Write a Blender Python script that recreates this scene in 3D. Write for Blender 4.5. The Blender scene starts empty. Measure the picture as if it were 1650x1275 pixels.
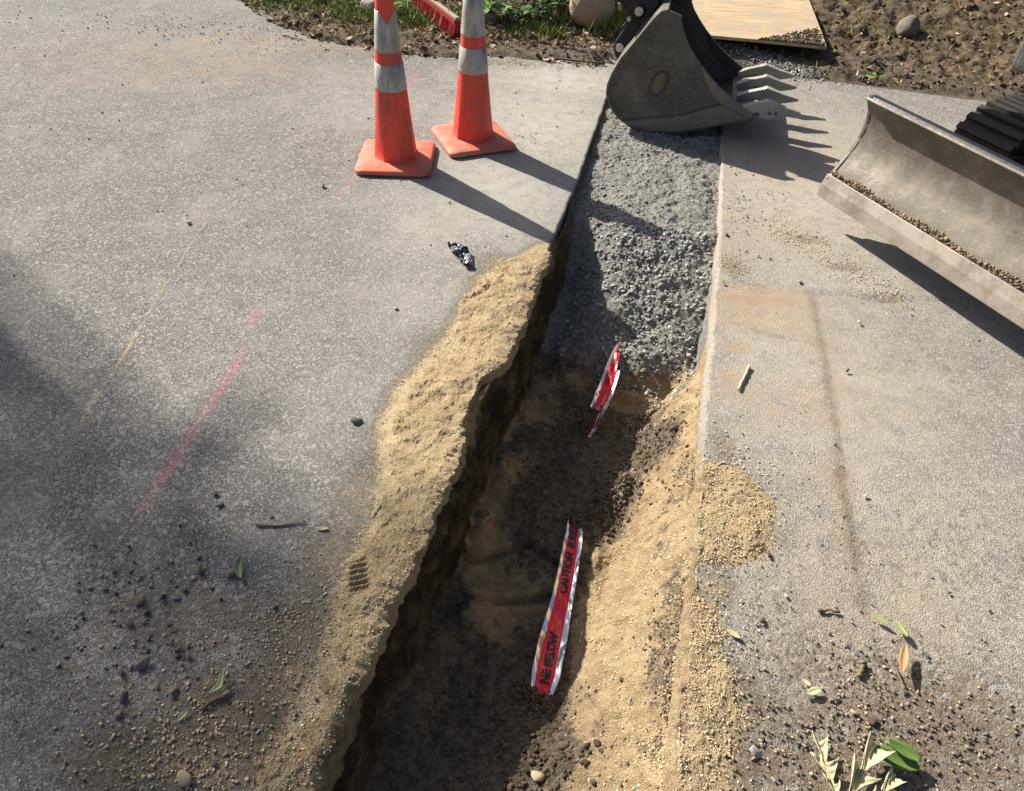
import bpy, bmesh, math, random
import numpy as np
from mathutils import Vector, Matrix
R = math.radians
random.seed(7); rng = np.random.default_rng(7)
scene = bpy.context.scene
col = scene.collection

# ---------------------------------------------------------------- camera
CAM_H = 1.58; F_PX = 1130.0; PW, PH = 1650.0, 1275.0; PITCH = R(43.9); ROLL = R(3.2)
fw = np.array([0, math.cos(PITCH), -math.sin(PITCH)])
r0 = np.array([1., 0, 0]); u0 = np.cross(r0, fw)
cr = r0*math.cos(ROLL)+u0*math.sin(ROLL); cu = -r0*math.sin(ROLL)+u0*math.cos(ROLL)
CP = np.array([0, 0, CAM_H])
cam_d = bpy.data.cameras.new("camera"); cam = bpy.data.objects.new("camera", cam_d); col.objects.link(cam)
cam.matrix_world = Matrix(((cr[0], cu[0], -fw[0], 0), (cr[1], cu[1], -fw[1], 0), (cr[2], cu[2], -fw[2], CAM_H), (0, 0, 0, 1)))
cam_d.sensor_fit = 'HORIZONTAL'; cam_d.sensor_width = 36.0; cam_d.lens = F_PX/PW*36.0
cam_d.clip_start = 0.05; cam_d.clip_end = 2000
scene.camera = cam

# ---------------------------------------------------------------- light
SUN_EL = R(35.5); SUNH = np.array([.765, -.645]); SUNH = SUNH/np.linalg.norm(SUNH)   # way the light travels
world = bpy.data.worlds.new("World"); scene.world = world; world.use_nodes = True
wn = world.node_tree.nodes; wl = world.node_tree.links
sky = wn.new('ShaderNodeTexSky'); sky.sky_type = 'NISHITA'; sky.sun_disc = False
sky.sun_elevation = SUN_EL; sky.dust_density = 3.0; sky.air_density = 0.8; sky.sun_rotation = math.atan2(-SUNH[0], -SUNH[1])
bg = wn['Background']; bg.inputs['Strength'].default_value = 0.062
wl.new(sky.outputs[0], bg.inputs[0])
sl = bpy.data.lights.new("sun", 'SUN'); sl.energy = 5.0; sl.angle = R(0.53); sl.color = (1.0, 0.93, 0.82)
sun = bpy.data.objects.new("sun", sl); col.objects.link(sun)
ld = Vector((SUNH[0]*math.cos(SUN_EL), SUNH[1]*math.cos(SUN_EL), -math.sin(SUN_EL)))
sun.rotation_euler = ld.to_track_quat('-Z', 'Y').to_euler(); sun.location = (-8, 7, 8)
scene.view_settings.view_transform = 'Standard'; scene.view_settings.look = 'None'
scene.view_settings.exposure = 0.90; scene.view_settings.gamma = 1.0
try: scene.view_settings.use_curve_mapping = False
except Exception: pass

# ---------------------------------------------------------------- geometry helpers
def ray(px, py): return fw + cr*(px-PW/2)/F_PX - cu*(py-PH/2)/F_PX
def at(px, py, z=0.0):                       # the point at height z seen at a pixel
    d = ray(px, py); return CP + d*((z-CAM_H)/d[2])
SN = np.array([1, -.225])/1.025; ST = np.array([.225, 1])/1.025; SP = np.array([.121, 2.54])
def sv(x, y): dx = x-SP[0]; dy = y-SP[1]; return dx*ST[0]+dy*ST[1], dx*SN[0]+dy*SN[1]
def xy(s, v): return SP[0]+s*ST[0]+v*SN[0], SP[1]+s*ST[1]+v*SN[1]
def svat(px, py, z=0.0): p = at(px, py, z); return sv(p[0], p[1])

def outline(pts):
    q = sorted([svat(*p) for p in pts]); return np.array([a for a, b in q]), np.array([b for a, b in q])
def _h(ix, iy, seed):
    n = (ix.astype(np.int64)*374761393 + iy.astype(np.int64)*668265263 + seed*974634777) & 0x7fffffff
    n = ((n ^ (n >> 13))*1274126177) & 0x7fffffff
    n = (n ^ (n >> 16))
    return (n & 0xffff)/65535.0*2-1
def vn(x, y, seed=0):
    ix = np.floor(x); iy = np.floor(y); fx = x-ix; fy = y-iy
    fx = fx*fx*fx*(fx*(fx*6-15)+10); fy = fy*fy*fy*(fy*(fy*6-15)+10)
    a = _h(ix, iy, seed); b = _h(ix+1, iy, seed); c = _h(ix, iy+1, seed); d = _h(ix+1, iy+1, seed)
    return (a*(1-fx)+b*fx)*(1-fy)+(c*(1-fx)+d*fx)*fy
def fbm(x, y, f, o=4, seed=0, g=.5):
    t = 0; a = 1; s = 0
    for k in range(o):
        t = t + a*vn(x*f+13.7*k, y*f-7.3*k, seed+k*17); s += a; a *= g; f *= 2.03
    return t/s
def sstep(a, b, x): t = np.clip((x-a)/(b-a), 0, 1); return t*t*(3-2*t)

def tag(o, label=None, cat=None, group=None, kind=None):
    if label: o['label'] = label
    if cat: o['category'] = cat
    if group: o['group'] = group
    if kind: o['kind'] = kind
    return o
def empty(name, loc=(0, 0, 0), rz=0, **k):
    o = bpy.data.objects.new(name, None); col.objects.link(o); o.location = loc; o.rotation_euler = (0, 0, rz)
    o.empty_display_size = .1
    return tag(o, **k)
def link(name, me, mat=None, parent=None, smooth=False, **k):
    if mat is not None: me.materials.append(mat)
    if smooth: me.polygons.foreach_set('use_smooth', np.ones(len(me.polygons), bool))
    o = bpy.data.objects.new(name, me); col.objects.link(o)
    if parent: o.parent = parent
    return tag(o, **k)
def npmesh(name, V, F, attrs=None):
    """V (n,3), F (m,3) or (m,4) numpy -> mesh"""
    me = bpy.data.meshes.new(name); V = np.asarray(V, np.float32); F = np.asarray(F, np.int32)
    m, k = F.shape
    me.vertices.add(len(V)); me.vertices.foreach_set('co', V.ravel())
    me.loops.add(m*k); me.loops.foreach_set('vertex_index', F.ravel())
    me.polygons.add(m); me.polygons.foreach_set('loop_start', np.arange(0, m*k, k, dtype=np.int32))
    try: me.polygons.foreach_set('loop_total', np.full(m, k, np.int32))
    except Exception: pass
    me.update(calc_edges=True)
    for n, a in (attrs or {}).items():
        t = me.attributes.new(n, 'FLOAT', 'POINT'); t.data.foreach_set('value', np.asarray(a, np.float32).ravel())
    return me
def gridF(nr, nc):
    i = np.arange(nr-1)[:, None]*nc+np.arange(nc-1)[None, :]
    i = i.ravel(); return np.stack([i, i+1, i+1+nc, i+nc], 1)
def pymesh(name, V, F):
    me = bpy.data.meshes.new(name); me.from_pydata([tuple(map(float, v)) for v in V], [], F); me.update()
    bm = bmesh.new(); bm.from_mesh(me); bmesh.ops.recalc_face_normals(bm, faces=bm.faces); bm.to_mesh(me); bm.free()
    return me
def bevelled(me, w=.004, seg=2, ang=35):
    bm = bmesh.new(); bm.from_mesh(me)
    es = [e for e in bm.edges if len(e.link_faces) == 2 and e.calc_face_angle(0) > R(ang)]
    bmesh.ops.bevel(bm, geom=es, offset=w, segments=seg, profile=.6, affect='EDGES', clamp_overlap=True)
    bm.to_mesh(me); bm.free(); return me
def prism(pts, off, n=None):
    """closed polygon of 3-D points swept by vector off"""
    P = [np.array(p, float) for p in pts]; N = len(P)
    V = P+[p+np.array(off) for p in P]
    F = [list(range(N)), list(range(2*N-1, N-1, -1))]+[[i, (i+1) % N, (i+1) % N+N, i+N] for i in range(N)]
    return V, F
def join(parts):
    V = []; F = []
    for v, f in parts:
        b = len(V); V += list(v); F += [[i+b for i in q] for q in f]
    return V, F
def box(c, s, ax=None):
    c = np.array(c, float); ax = np.eye(3) if ax is None else np.array(ax, float); V = []
    for i in (-.5, .5):
        for j in (-.5, .5):
            for k in (-.5, .5): V.append(c+ax[0]*s[0]*i+ax[1]*s[1]*j+ax[2]*s[2]*k)
    return V, [[0, 1, 3, 2], [4, 6, 7, 5], [0, 4, 5, 1], [2, 3, 7, 6], [0, 2, 6, 4], [1, 5, 7, 3]]
def frame_of(d):
    d = np.array(d, float); d /= np.linalg.norm(d); a = np.array([0, 0, 1.]) if abs(d[2]) < .9 else np.array([1., 0, 0])
    u = np.cross(d, a); u /= np.linalg.norm(u); return d, u, np.cross(d, u)
def tube(path, rad, n=10, cap=True):
    P = [np.array(p, float) for p in path]; rr = rad if hasattr(rad, '__len__') else [rad]*len(P)
    V = []; F = []
    d, u, w = frame_of(P[1]-P[0])
    for i, p in enumerate(P):
        t = (P[min(i+1, len(P)-1)]-P[max(i-1, 0)]); t /= np.linalg.norm(t)+1e-9
        u = u-t*(u@t); u /= np.linalg.norm(u); w = np.cross(t, u)
        for k in range(n):
            a = 2*math.pi*k/n; V.append(p+(u*math.cos(a)+w*math.sin(a))*rr[i])
    for i in range(len(P)-1):
        for k in range(n):
            a = i*n+k; b = i*n+(k+1) % n; F.append([a, b, b+n, a+n])
    if cap: F.append(list(range(n))[::-1]); F.append([(len(P)-1)*n+k for k in range(n)])
    return V, F

# ---------------------------------------------------------------- node helpers
class NT:
    def __init__(s, name):
        s.m = bpy.data.materials.new(name); s.m.use_nodes = True; s.t = s.m.node_tree
        s.b = s.t.nodes['Principled BSDF']; s.out = s.t.nodes['Material Output']
    def n(s, t, **k):
        x = s.t.nodes.new(t)
        for a, v in k.items(): setattr(x, a, v)
        return x
    def L(s, a, b): s.t.links.new(a, b)
    def inp(s, sock, v):
        if isinstance(v, bpy.types.NodeSocket): s.L(v, sock)
        elif v is not None:
            if isinstance(v, (tuple, list)) and len(v) == 3 and sock.type == 'RGBA': v = (*v, 1)
            sock.default_value = v
    def coord(s, which='Object'): return s.n('ShaderNodeTexCoord').outputs[which]
    def pos(s): return s.n('ShaderNodeNewGeometry').outputs['Position']
    def noise(s, scale, detail=4, rough=.55, vec=None, out='Fac', dist=0):
        x = s.n('ShaderNodeTexNoise'); s.inp(x.inputs['Vector'], vec or s.P); x.inputs['Scale'].default_value = scale
        x.inputs['Detail'].default_value = detail; x.inputs['Roughness'].default_value = rough; x.inputs['Distortion'].default_value = dist
        return x.outputs[out]
    def vor(s, scale, out='Distance', feature='F1', vec=None, rand=1):
        x = s.n('ShaderNodeTexVoronoi', feature=feature); s.inp(x.inputs['Vector'], vec or s.P); x.inputs['Scale'].default_value = scale
        x.inputs['Randomness'].default_value = rand
        return x.outputs[out]
    def math(s, op, a, b=None, c=None, clamp=False):
        x = s.n('ShaderNodeMath', operation=op); x.use_clamp = clamp
        s.inp(x.inputs[0], a)
        if b is not None: s.inp(x.inputs[1], b)
        if c is not None: s.inp(x.inputs[2], c)
        return x.outputs[0]
    def ramp(s, v, a, b, lo=0., hi=1.):
        x = s.n('ShaderNodeMapRange', interpolation_type='SMOOTHSTEP'); s.inp(x.inputs[0], v)
        s.inp(x.inputs[1], a); s.inp(x.inputs[2], b); s.inp(x.inputs[3], lo); s.inp(x.inputs[4], hi); return x.outputs[0]
    def mix(s, f, a, b, mode='MIX'):
        x = s.n('ShaderNodeMix', data_type='RGBA', blend_type=mode); s.inp(x.inputs[0], f); s.inp(x.inputs[6], a); s.inp(x.inputs[7], b); return x.outputs[2]
    def attr(s, name): x = s.n('ShaderNodeAttribute'); x.attribute_name = name; return x.outputs['Fac']
    def cramp(s, v, stops):
        x = s.n('ShaderNodeValToRGB'); s.inp(x.inputs[0], v); e = x.color_ramp.elements
        while len(e) < len(stops): e.new(.5)
        for q, (p, c) in zip(e, stops): q.position = p; q.color = (*c, 1)
        return x.outputs[0]
    def bump(s, h, dist=.002, strength=1, normal=None):
        x = s.n('ShaderNodeBump'); s.inp(x.inputs['Height'], h); x.inputs['Distance'].default_value = dist; x.inputs['Strength'].default_value = strength
        if normal: s.L(normal, x.inputs['Normal'])
        return x.outputs[0]
    def seg(s, a, b, w, soft):
        """1 inside a stripe from a to b (ground metres)"""
        v = s.n('ShaderNodeVectorMath', operation='MULTIPLY'); s.L(s.P, v.inputs[0]); v.inputs[1].default_value = (1, 1, 0)
        d = s.n('ShaderNodeVectorMath', operation='SUBTRACT'); s.L(v.outputs[0], d.inputs[0]); d.inputs[1].default_value = (a[0], a[1], 0)
        ab = np.array([b[0]-a[0], b[1]-a[1]]); L2 = float(ab@ab)
        q = s.n('ShaderNodeVectorMath', operation='DOT_PRODUCT'); s.L(d.outputs[0], q.inputs[0]); q.inputs[1].default_value = (ab[0]/L2, ab[1]/L2, 0)
        t = s.math('ADD', q.outputs['Value'], 0., clamp=True)
        e = s.n('ShaderNodeVectorMath', operation='SCALE'); e.inputs[0].default_value = (ab[0], ab[1], 0); s.L(t, e.inputs['Scale'])
        g = s.n('ShaderNodeVectorMath', operation='DISTANCE'); s.L(d.outputs[0], g.inputs[0]); s.L(e.outputs[0], g.inputs[1])
        return s.ramp(g.outputs['Value'], w, w+soft, 1., 0.)
    def fin(s, c=None, rough=None, metal=None, nrm=None, spec=None):
        if c is not None: s.inp(s.b.inputs['Base Color'], c)
        if rough is not None: s.inp(s.b.inputs['Roughness'], rough)
        if metal is not None: s.inp(s.b.inputs['Metallic'], metal)
        if nrm is not None: s.L(nrm, s.b.inputs['Normal'])
        if spec is not None: s.inp(s.b.inputs['Specular IOR Level'], spec)
        return s.m
def NM(name):
    s = NT(name); s.P = s.pos(); return s

SAND_A = (.61, .480, .295); SAND_B = (.46, .355, .21); SAND_C = (.74, .64, .47)
def sand_color(s, k=.30):
    br = s.ramp(s.noise(5.5, 6, .75), .42, .70, 0., k)
    c = s.mix(s.ramp(s.noise(30, 4), .35, .65), SAND_B, SAND_A)
    g = s.vor(420, 'Color'); gg = s.n('ShaderNodeSeparateColor'); s.L(g, gg.inputs[0])
    c = s.mix(s.ramp(gg.outputs[0], .75, .95, 0., .6), c, SAND_C)
    c = s.mix(s.ramp(gg.outputs[1], .86, .95, 0., .55), c, (.16, .115, .07))
    return s.mix(br, c, (.25, .185, .11))
def m_pavement(name, warm, pink=(), joints=(), dark_joints=()):
    s = NM(name)
    big = s.noise(1.3, 5); mid = s.noise(9, 5, .6); fine = s.noise(90, 4, .7)
    c = s.mix(s.ramp(big, .35, .65), (.138, .135, .130), (.198, .192, .181))
    c = s.mix(s.ramp(mid, .42, .68, 0., .6), c, (.255, .24, .215))
    v = s.n('ShaderNodeSeparateColor'); s.L(s.vor(330, 'Color'), v.inputs[0])          # single chips of stone
    c = s.mix(s.ramp(s.noise(220, 4, .8), .38, .60, .42, 0.), c, (.10, .095, .088))
    c = s.mix(s.ramp(v.outputs[0], .72, .96, 0., .9), c, (.46, .445, .42))
    c = s.mix(s.ramp(v.outputs[1], .76, .94, 0., .85), c, (.06, .056, .052))
    v3 = s.n('ShaderNodeSeparateColor'); s.L(s.vor(190, 'Color'), v3.inputs[0])
    c = s.mix(s.ramp(v3.outputs[0], .84, .97, 0., .5), c, (.40, .385, .36)); c = s.mix(s.ramp(v3.outputs[1], .86, .96, 0., .7), c, (.075, .07, .066))
    v2 = s.n('ShaderNodeSeparateColor'); s.L(s.vor(95, 'Color'), v2.inputs[0])
    c = s.mix(s.ramp(v2.outputs[2], .90, .97, 0., .55), c, (.42, .40, .37))
    blot = s.noise(3.1, 6, .72); c = s.mix(s.ramp(blot, .48, .68, 0., .40), c, (.32, .30, .265)); c = s.mix(s.ramp(s.noise(2.2, 6, .7, dist=.6), .54, .72, 0., .35), c, (.11, .105, .10))
    pa = s.attr('patch'); c = s.mix(s.math('MULTIPLY', pa, s.ramp(s.noise(11, 6, .7), .2, .7, .45, .95)), c, s.mix(s.ramp(s.noise(22, 5, .7), .4, .62), (.235, .175, .125), (.34, .27, .195)))
    # grey stone dust
    du = s.math('MULTIPLY', s.attr('dust'), s.ramp(s.noise(220, 3, .8), .34, .5, .45, 1.)); c = s.mix(s.math('MULTIPLY', du, s.ramp(s.noise(14, 5, .65), .2, .62, .35, .95)), c, (.43, .41, .36) if not warm else (.44, .395, .32))
    rs = s.attr('rust'); c = s.mix(s.math('MULTIPLY', rs, s.ramp(s.noise(7, 5, .7), .32, .62)), c, (.33, .245, .165))
    di = s.attr('dirt'); dm = s.ramp(s.math('ADD', di, s.math('MULTIPLY', s.math('SUBTRACT', s.noise(38, 5, .7), .5), 1.5)), .35, .8)
    dcol = s.mix(s.ramp(s.noise(60, 4, .7), .35, .65), (.115, .085, .060), (.235, .185, .135))
    c = s.mix(s.math('MULTIPLY', dm, .9), c, dcol)
    sa = s.attr('sand'); sm = s.ramp(s.math('ADD', sa, s.math('MULTIPLY', s.math('SUBTRACT', s.noise(75, 8, .88), .5), 2.2)), .42, .75)
    for a, b, w in joints:
        j = s.math('MULTIPLY', s.seg(a, b, w*.7, .008), s.ramp(s.noise(34, 5, .75), .40, .62, .0, .55)); sm = s.math('MAXIMUM', sm, j)
    c = s.mix(sm, c, sand_color(s))
    for a, b, w in dark_joints:
        c = s.mix(s.math('MULTIPLY', s.seg(a, b, w*.5, .035), s.ramp(s.noise(12, 5, .75), .42, .66, 0., .55)), c, (.20, .145, .095))
    for a, b, w, st in pink:
        k = s.math('MULTIPLY', s.seg(a, b, w, .024), s.ramp(s.math('ADD', s.noise(140, 3, .8), s.math('MULTIPLY', s.noise(16, 5, .7), .6)), .60, 1.0, .03, st*.8))
        c = s.mix(k, c, (.60, .15, .19))
    h1 = s.math('MULTIPLY', s.vor(250), -.8); h2 = s.noise(420, 2, .6)
    h = s.math('ADD', s.math('MULTIPLY', h1, .9), s.math('MULTIPLY', h2, .55))
    h = s.math('ADD', h, s.math('MULTIPLY', s.noise(34, 3, .5), .5))
    h = s.math('ADD', h, s.math('MULTIPLY', sm, s.math('ADD', .7, s.math('MULTIPLY', s.noise(170, 4, .8), 2.0))))
    h = s.math('ADD', h, s.math('MULTIPLY', dm, s.math('MULTIPLY', s.noise(110, 5, .75), 2.2)))
    return s.fin(c, .93, 0, s.bump(h, .0032, .85), .25)
def m_earth():
    """trench: sand, soil and gravel by attribute"""
    s = NM('trench_earth')
    soil = s.mix(s.ramp(s.noise(45, 5, .7), .35, .65), (.090, .070, .050), (.215, .172, .122))
    v = s.n('ShaderNodeSeparateColor'); s.L(s.vor(260, 'Color'), v.inputs[0])
    soil = s.mix(s.ramp(v.outputs[0], .80, .97, 0., .7), soil, (.27, .22, .165))
    grav = s.mix(s.ramp(s.noise(60, 5, .7), .35, .65), (.17, .166, .152), (.36, .352, .325))
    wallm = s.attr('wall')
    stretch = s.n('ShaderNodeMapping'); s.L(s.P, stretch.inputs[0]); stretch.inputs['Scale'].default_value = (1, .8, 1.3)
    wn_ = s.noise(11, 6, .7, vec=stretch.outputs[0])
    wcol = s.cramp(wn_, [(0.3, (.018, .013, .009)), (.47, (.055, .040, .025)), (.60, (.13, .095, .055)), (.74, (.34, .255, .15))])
    f = s.math('ADD', s.attr('sand'), s.math('MULTIPLY', s.math('SUBTRACT', s.noise(21, 8, .8, dist=.4), .5), 2.1))
    c = s.mix(s.ramp(f, .38, .66), soil, s.mix(1.0, sand_color(s, .75), (.76, .73, .69), 'MULTIPLY'))
    fg = s.math('ADD', s.attr('gravel'), s.math('MULTIPLY', s.math('SUBTRACT', s.noise(30, 5, .7), .5), .8))
    c = s.mix(s.ramp(fg, .4, .6), c, grav)
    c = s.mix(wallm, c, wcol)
    h = s.math('ADD', s.math('MULTIPLY', s.noise(150, 5, .75), 1.6), s.math('MULTIPLY', s.vor(260), -.8))
    h = s.math('ADD', h, s.math('MULTIPLY', s.noise(45, 4, .6), 1.6))
    return s.fin(c, .97, 0, s.bump(h, .006, .9), .15)
def m_sand():
    s = NM('loose_sand')
    c = s.mix(1.0, sand_color(s), (1.16, 1.13, 1.08), 'MULTIPLY'); c = s.mix(s.math('MULTIPLY', s.attr('dirt'), s.ramp(s.noise(20, 5, .7), .35, .6)), c, (.20, .15, .10))
    h = s.math('ADD', s.math('MULTIPLY', s.noise(260, 4, .85), 2.0), s.math('MULTIPLY', s.vor(420), -1.0))
    return s.fin(c, .97, 0, s.bump(h, .0055, 1.0), .15)
def m_var(name, cols, scale=20, rough=.9, island=True, bumpd=.001, bscale=200, spec=.3, metal=0, detail=4):
    """colour varies from piece to piece and over each piece"""
    s = NM(name)
    if island: f = s.n('ShaderNodeNewGeometry').outputs['Random Per Island']
    else: f = s.n('ShaderNodeObjectInfo').outputs['Random']
    f = s.math('ADD', s.math('MULTIPLY', f, .7), s.math('MULTIPLY', s.noise(scale, detail), .3))
    k = len(cols); c = s.cramp(f, [(.12+.76*i/(k-1), cc) for i, cc in enumerate(cols)])
    return s.fin(c, rough, metal, s.bump(s.noise(bscale, 4, .7), bumpd, .8), spec)
def m_soilbank():
    s = NM('bank_soil')
    c = s.mix(s.ramp(s.noise(14, 6, .7), .35, .65), (.075, .055, .036), (.22, .165, .11))
    c = s.mix(s.ramp(s.noise(60, 4, .7), .6, .72, 0., .6), c, (.28, .21, .14))
    gr = s.math('MULTIPLY', s.attr('green'), s.ramp(s.noise(10, 5, .7), .4, .6)); c = s.mix(gr, c, (.07, .10, .03))
    c = s.mix(s.math('MULTIPLY', s.attr('gravel'), s.ramp(s.noise(60, 3, .6), .3, .6, .4, .9)), c, (.20, .19, .175))
    h = s.math('ADD', s.noise(60, 6, .8), s.math('MULTIPLY', s.noise(220, 3, .7), .4))
    return s.fin(c, .97, 0, s.bump(h, .02, .9), .1)

M = {}
M['earth'] = m_earth(); M['sand'] = m_sand(); M['bank'] = m_soilbank()
M['gravel'] = m_var('crushed_gravel', [(.10, .10, .097), (.20, .20, .192), (.28, .27, .25), (.34, .34, .325), (.45, .45, .43)], 60, .9)
M['soilclod'] = m_var('soil_clods', [(.05, .036, .025), (.11, .08, .055), (.19, .145, .10)], 60, .97)
M['sandclod'] = m_var('sand_clods', [(.40, .32, .20), (.52, .42, .27), (.62, .515, .35), (.72, .63, .47)], 60, .97)
M['grit'] = m_var('grit', [(.04, .035, .03), (.10, .08, .06), (.24, .20, .15), (.42, .34, .22), (.16, .13, .11), (.40, .39, .36)], 60, .95)
M['stone'] = m_var('pebble_stone', [(.07, .062, .055), (.16, .14, .12), (.25, .225, .20)], 80, .92, island=False)
M['pale_stone'] = m_var('pale_stone', [(.28, .27, .25), (.42, .40, .37)], 80, .85, island=False)
M['stone_grit'] = m_var('asphalt_crumbs', [(.05, .05, .048), (.13, .125, .115), (.26, .25, .23)], 60, .95)
M['litter'] = m_var('dry_leaf_litter', [(.09, .06, .035), (.22, .145, .08), (.38, .28, .17), (.55, .45, .32)], 40, .9, spec=.1)
M['boulder'] = m_var('boulder_stone', [(.15, .13, .105), (.30, .26, .21)], 22, .9, island=False, bumpd=.02, bscale=30)
M['boulder_tan'] = m_var('tan_boulder_stone', [(.20, .135, .08), (.42, .32, .22)], 16, .9, island=False, bumpd=.025, bscale=24)
M['grass'] = m_var('grass_blades', [(.05, .09, .015), (.12, .20, .03), (.22, .32, .06), (.34, .33, .13)], 5, .6, spec=.3)
M['leaf'] = m_var('green_leaf', [(.08, .19, .02), (.16, .34, .035), (.25, .44, .07)], 40, .5, spec=.4)
M['weed_dark'] = m_var('dark_weed_leaf', [(.02, .045, .012), (.05, .10, .02), (.10, .19, .03)], 40, .55, spec=.3)
M['pale_leaf'] = m_var('pale_dry_leaf', [(.36, .34, .19), (.50, .46, .28)], 60, .7, island=False, bumpd=.001, bscale=160)
M['twig'] = m_var('twig_bark', [(.10, .07, .045), (.20, .15, .10)], 60, .9, island=False)
M['pale_twig'] = m_var('pale_twig', [(.42, .32, .19), (.52, .42, .28)], 60, .9, island=False)

def m_steel(name, base, dust, rough=.55, metal=.35, wear=.5, dustamt=.6, sc=6):
    s = NM(name)
    n1 = s.noise(sc, 6, .7); n2 = s.noise(40, 5, .75)
    st = s.n('ShaderNodeMapping'); s.L(s.P, st.inputs[0]); st.inputs['Scale'].default_value = (.25, 1, 1.6); st.inputs['Rotation'].default_value = (0, .5, 0)
    scr = s.noise(90, 3, .6, vec=st.outputs[0])
    c = s.mix(s.ramp(n1, .3, .7), base, tuple(x*1.7 for x in base))
    c = s.mix(s.ramp(n2, .5, .75, 0., dustamt), c, dust)
    c = s.mix(s.ramp(n1, .50, .72, 0., dustamt), c, dust)
    c = s.mix(s.ramp(scr, .60, .74, 0., wear), c, tuple(min(1, x*1.5) for x in dust))
    h = s.math('ADD', n2, s.math('MULTIPLY', scr, .5))
    return s.fin(c, s.ramp(n2, .3, .7, rough-.12, rough+.2), metal, s.bump(h, .0012, .7), .4)
M['bucket'] = m_steel('worn_bucket_steel', (.080, .074, .064), (.235, .21, .17), .55, .25, .8, .55)
M['bucket_wear'] = m_steel('polished_heel_steel', (.155, .140, .118), (.25, .22, .175), .55, .3)
M['bucket_in'] = m_steel('dark_inner_steel', (.045, .040, .034), (.12, .10, .08), .7, .15)
M['tooth'] = m_steel('tooth_steel', (.26, .25, .225), (.48, .43, .33), .5, .25)
M['mach'] = m_steel('black_machine_paint', (.012, .013, .015), (.06, .055, .05), .4, 0, .15, .3)
M['blade'] = m_steel('dusty_blade_steel', (.105, .092, .075), (.225, .19, .145), .5, .2, .6, .75, 9)
M['edge'] = m_steel('cutting_edge_steel', (.235, .21, .175), (.37, .325, .26), .5, .2, .3, .7, 12)
M['machpaint'] = m_steel('machine_paint', (.06, .06, .06), (.35, .27, .15), .45, 0, .2, .4)
M['rubber'] = m_var('track_rubber', [(.018, .017, .016), (.05, .045, .04)], 20, .85, island=False)
M['pin'] = m_steel('bright_pin', (.42, .40, .36), (.5, .46, .40), .4, .5, .2, .4)
M['chrome'] = m_steel('chrome_rod', (.6, .6, .6), (.5, .5, .5), .15, 1, .0, .1)
def m_cone(name, base, dirtc, amt, rough=.5):
    s = NM(name)
    o = s.coord('Object')
    st = s.n('ShaderNodeMapping'); s.L(s.P, st.inputs[0]); st.inputs['Scale'].default_value = (1, 1, .35)
    d = s.ramp(s.noise(14, 6, .75, vec=st.outputs[0]), .42, .62, 0., amt); c2_ = s.ramp(s.noise(34, 5, .8), .60, .68, 0., amt*.7)
    sc = s.ramp(s.noise(120, 3, .7, vec=st.outputs[0]), .62, .72, 0., amt*.8)
    c = s.mix(s.ramp(s.noise(5, 3), .35, .65), base, tuple(x*.86 for x in base)); c = s.mix(d, c, dirtc); c = s.mix(c2_, c, tuple(x*.45 for x in dirtc)); c = s.mix(sc, c, tuple(x*.5 for x in dirtc))
    return s.fin(c, rough, 0, s.bump(s.noise(60, 4), .001, .5), .4)
M['cone'] = m_cone('faded_orange_pvc', (.88, .085, .055), (.30, .10, .07), .75)
M['cone_base'] = m_cone('dusty_orange_base', (.80, .145, .08), (.36, .22, .15), .9, .7)
M['cone_band'] = m_cone('grubby_reflective_band', (.50, .475, .43), (.24, .225, .195), .9, .42)
M['cone_dirtymark'] = m_cone('orange_band', (.86, .07, .02), (.30, .07, .04), .6)

# ---------------------------------------------------------------- the trench and pavement edges
S0 = -3.6
def interp(px, py): return lambda s: np.interp(s, px, py)
vL0 = interp([-3, -2.1, -1.5, -.9, -.3, 0, .5, 1.0, 1.63, 4], [-.03, -.03, -.034, -.035, -.012, 0., 0., -.012, -.035, -.06])
vR0 = interp([-3, -2, -1.4, -1, -.6, .39, 1.0, 1.56, 4], [.70, .70, .704, .697, .693, .684, .66, .638, .60])
def vL(s): return vL0(s)+.003*vn(s*21, s*0, 5)
def vR(s): return vR0(s)+.004*vn(s*17, s*0, 9)+.002*vn(s*60, s*0, 19)
def base_floor(s, v):
    """floor height by place along (s) and across (v) the trench"""
    # gravel ramp
    zg = np.interp(s, [-.42, -.30, -.12, .12, .26, .36, .6, 1.0, 1.7, 3], [-.40, -.365, -.295, -.180, -.095, -.038, -.035, -.028, -.02, -.02])
    # right half of the ramp stays high nearer to the viewer
    zr = np.interp(s, [-.42, -.34, -.2, .0, .15, .30, .40, 1.0, 1.7, 3], [-.36, -.33, -.25, -.15, -.09, -.05, -.03, -.02, -.015, -.015])
    zl = np.interp(s, [-.42, -.30, -.12, .12, .33, .42, .55, .8, 1.3, 3], [-.42, -.39, -.34, -.26, -.16, -.10, -.065, -.05, -.03, -.03])
    w = sstep(.08, .55, v); a = sstep(0, .35, v)
    gz = zl*(1-a)+zg*a; gz = gz*(1-w*.7)+zr*w*.7
    # sandy floor
    fz = np.interp(s, [-3.6, -3.2, -2.6, -2.1, -1.75, -1.5, -1.1, -.8, -.4, 0], [0.0, -.1, -.22, -.27, -.33, -.375, -.37, -.385, -.40, -.40])
    bank0 = np.interp(s, [-3, -1.9, -1.5, -1.2, -.8, -.5, -.3, 0], [.40, .40, .47, .50, .53, .56, .60, .62])   # foot of the right bank
    bt = np.interp(s, [-3, -1.9, -1.4, -1.0, -.6, -.3, 0], [-.04, -.04, -.05, -.06, -.09, -.12, -.1])
    t = np.clip((v-bank0)/(.705-bank0), 0, 1)
    sz = fz+(bt-fz)*(t**1.25)
    g = sstep(-.34, -.22, s)
    return sz*(1-g)+gz*g, g
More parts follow.
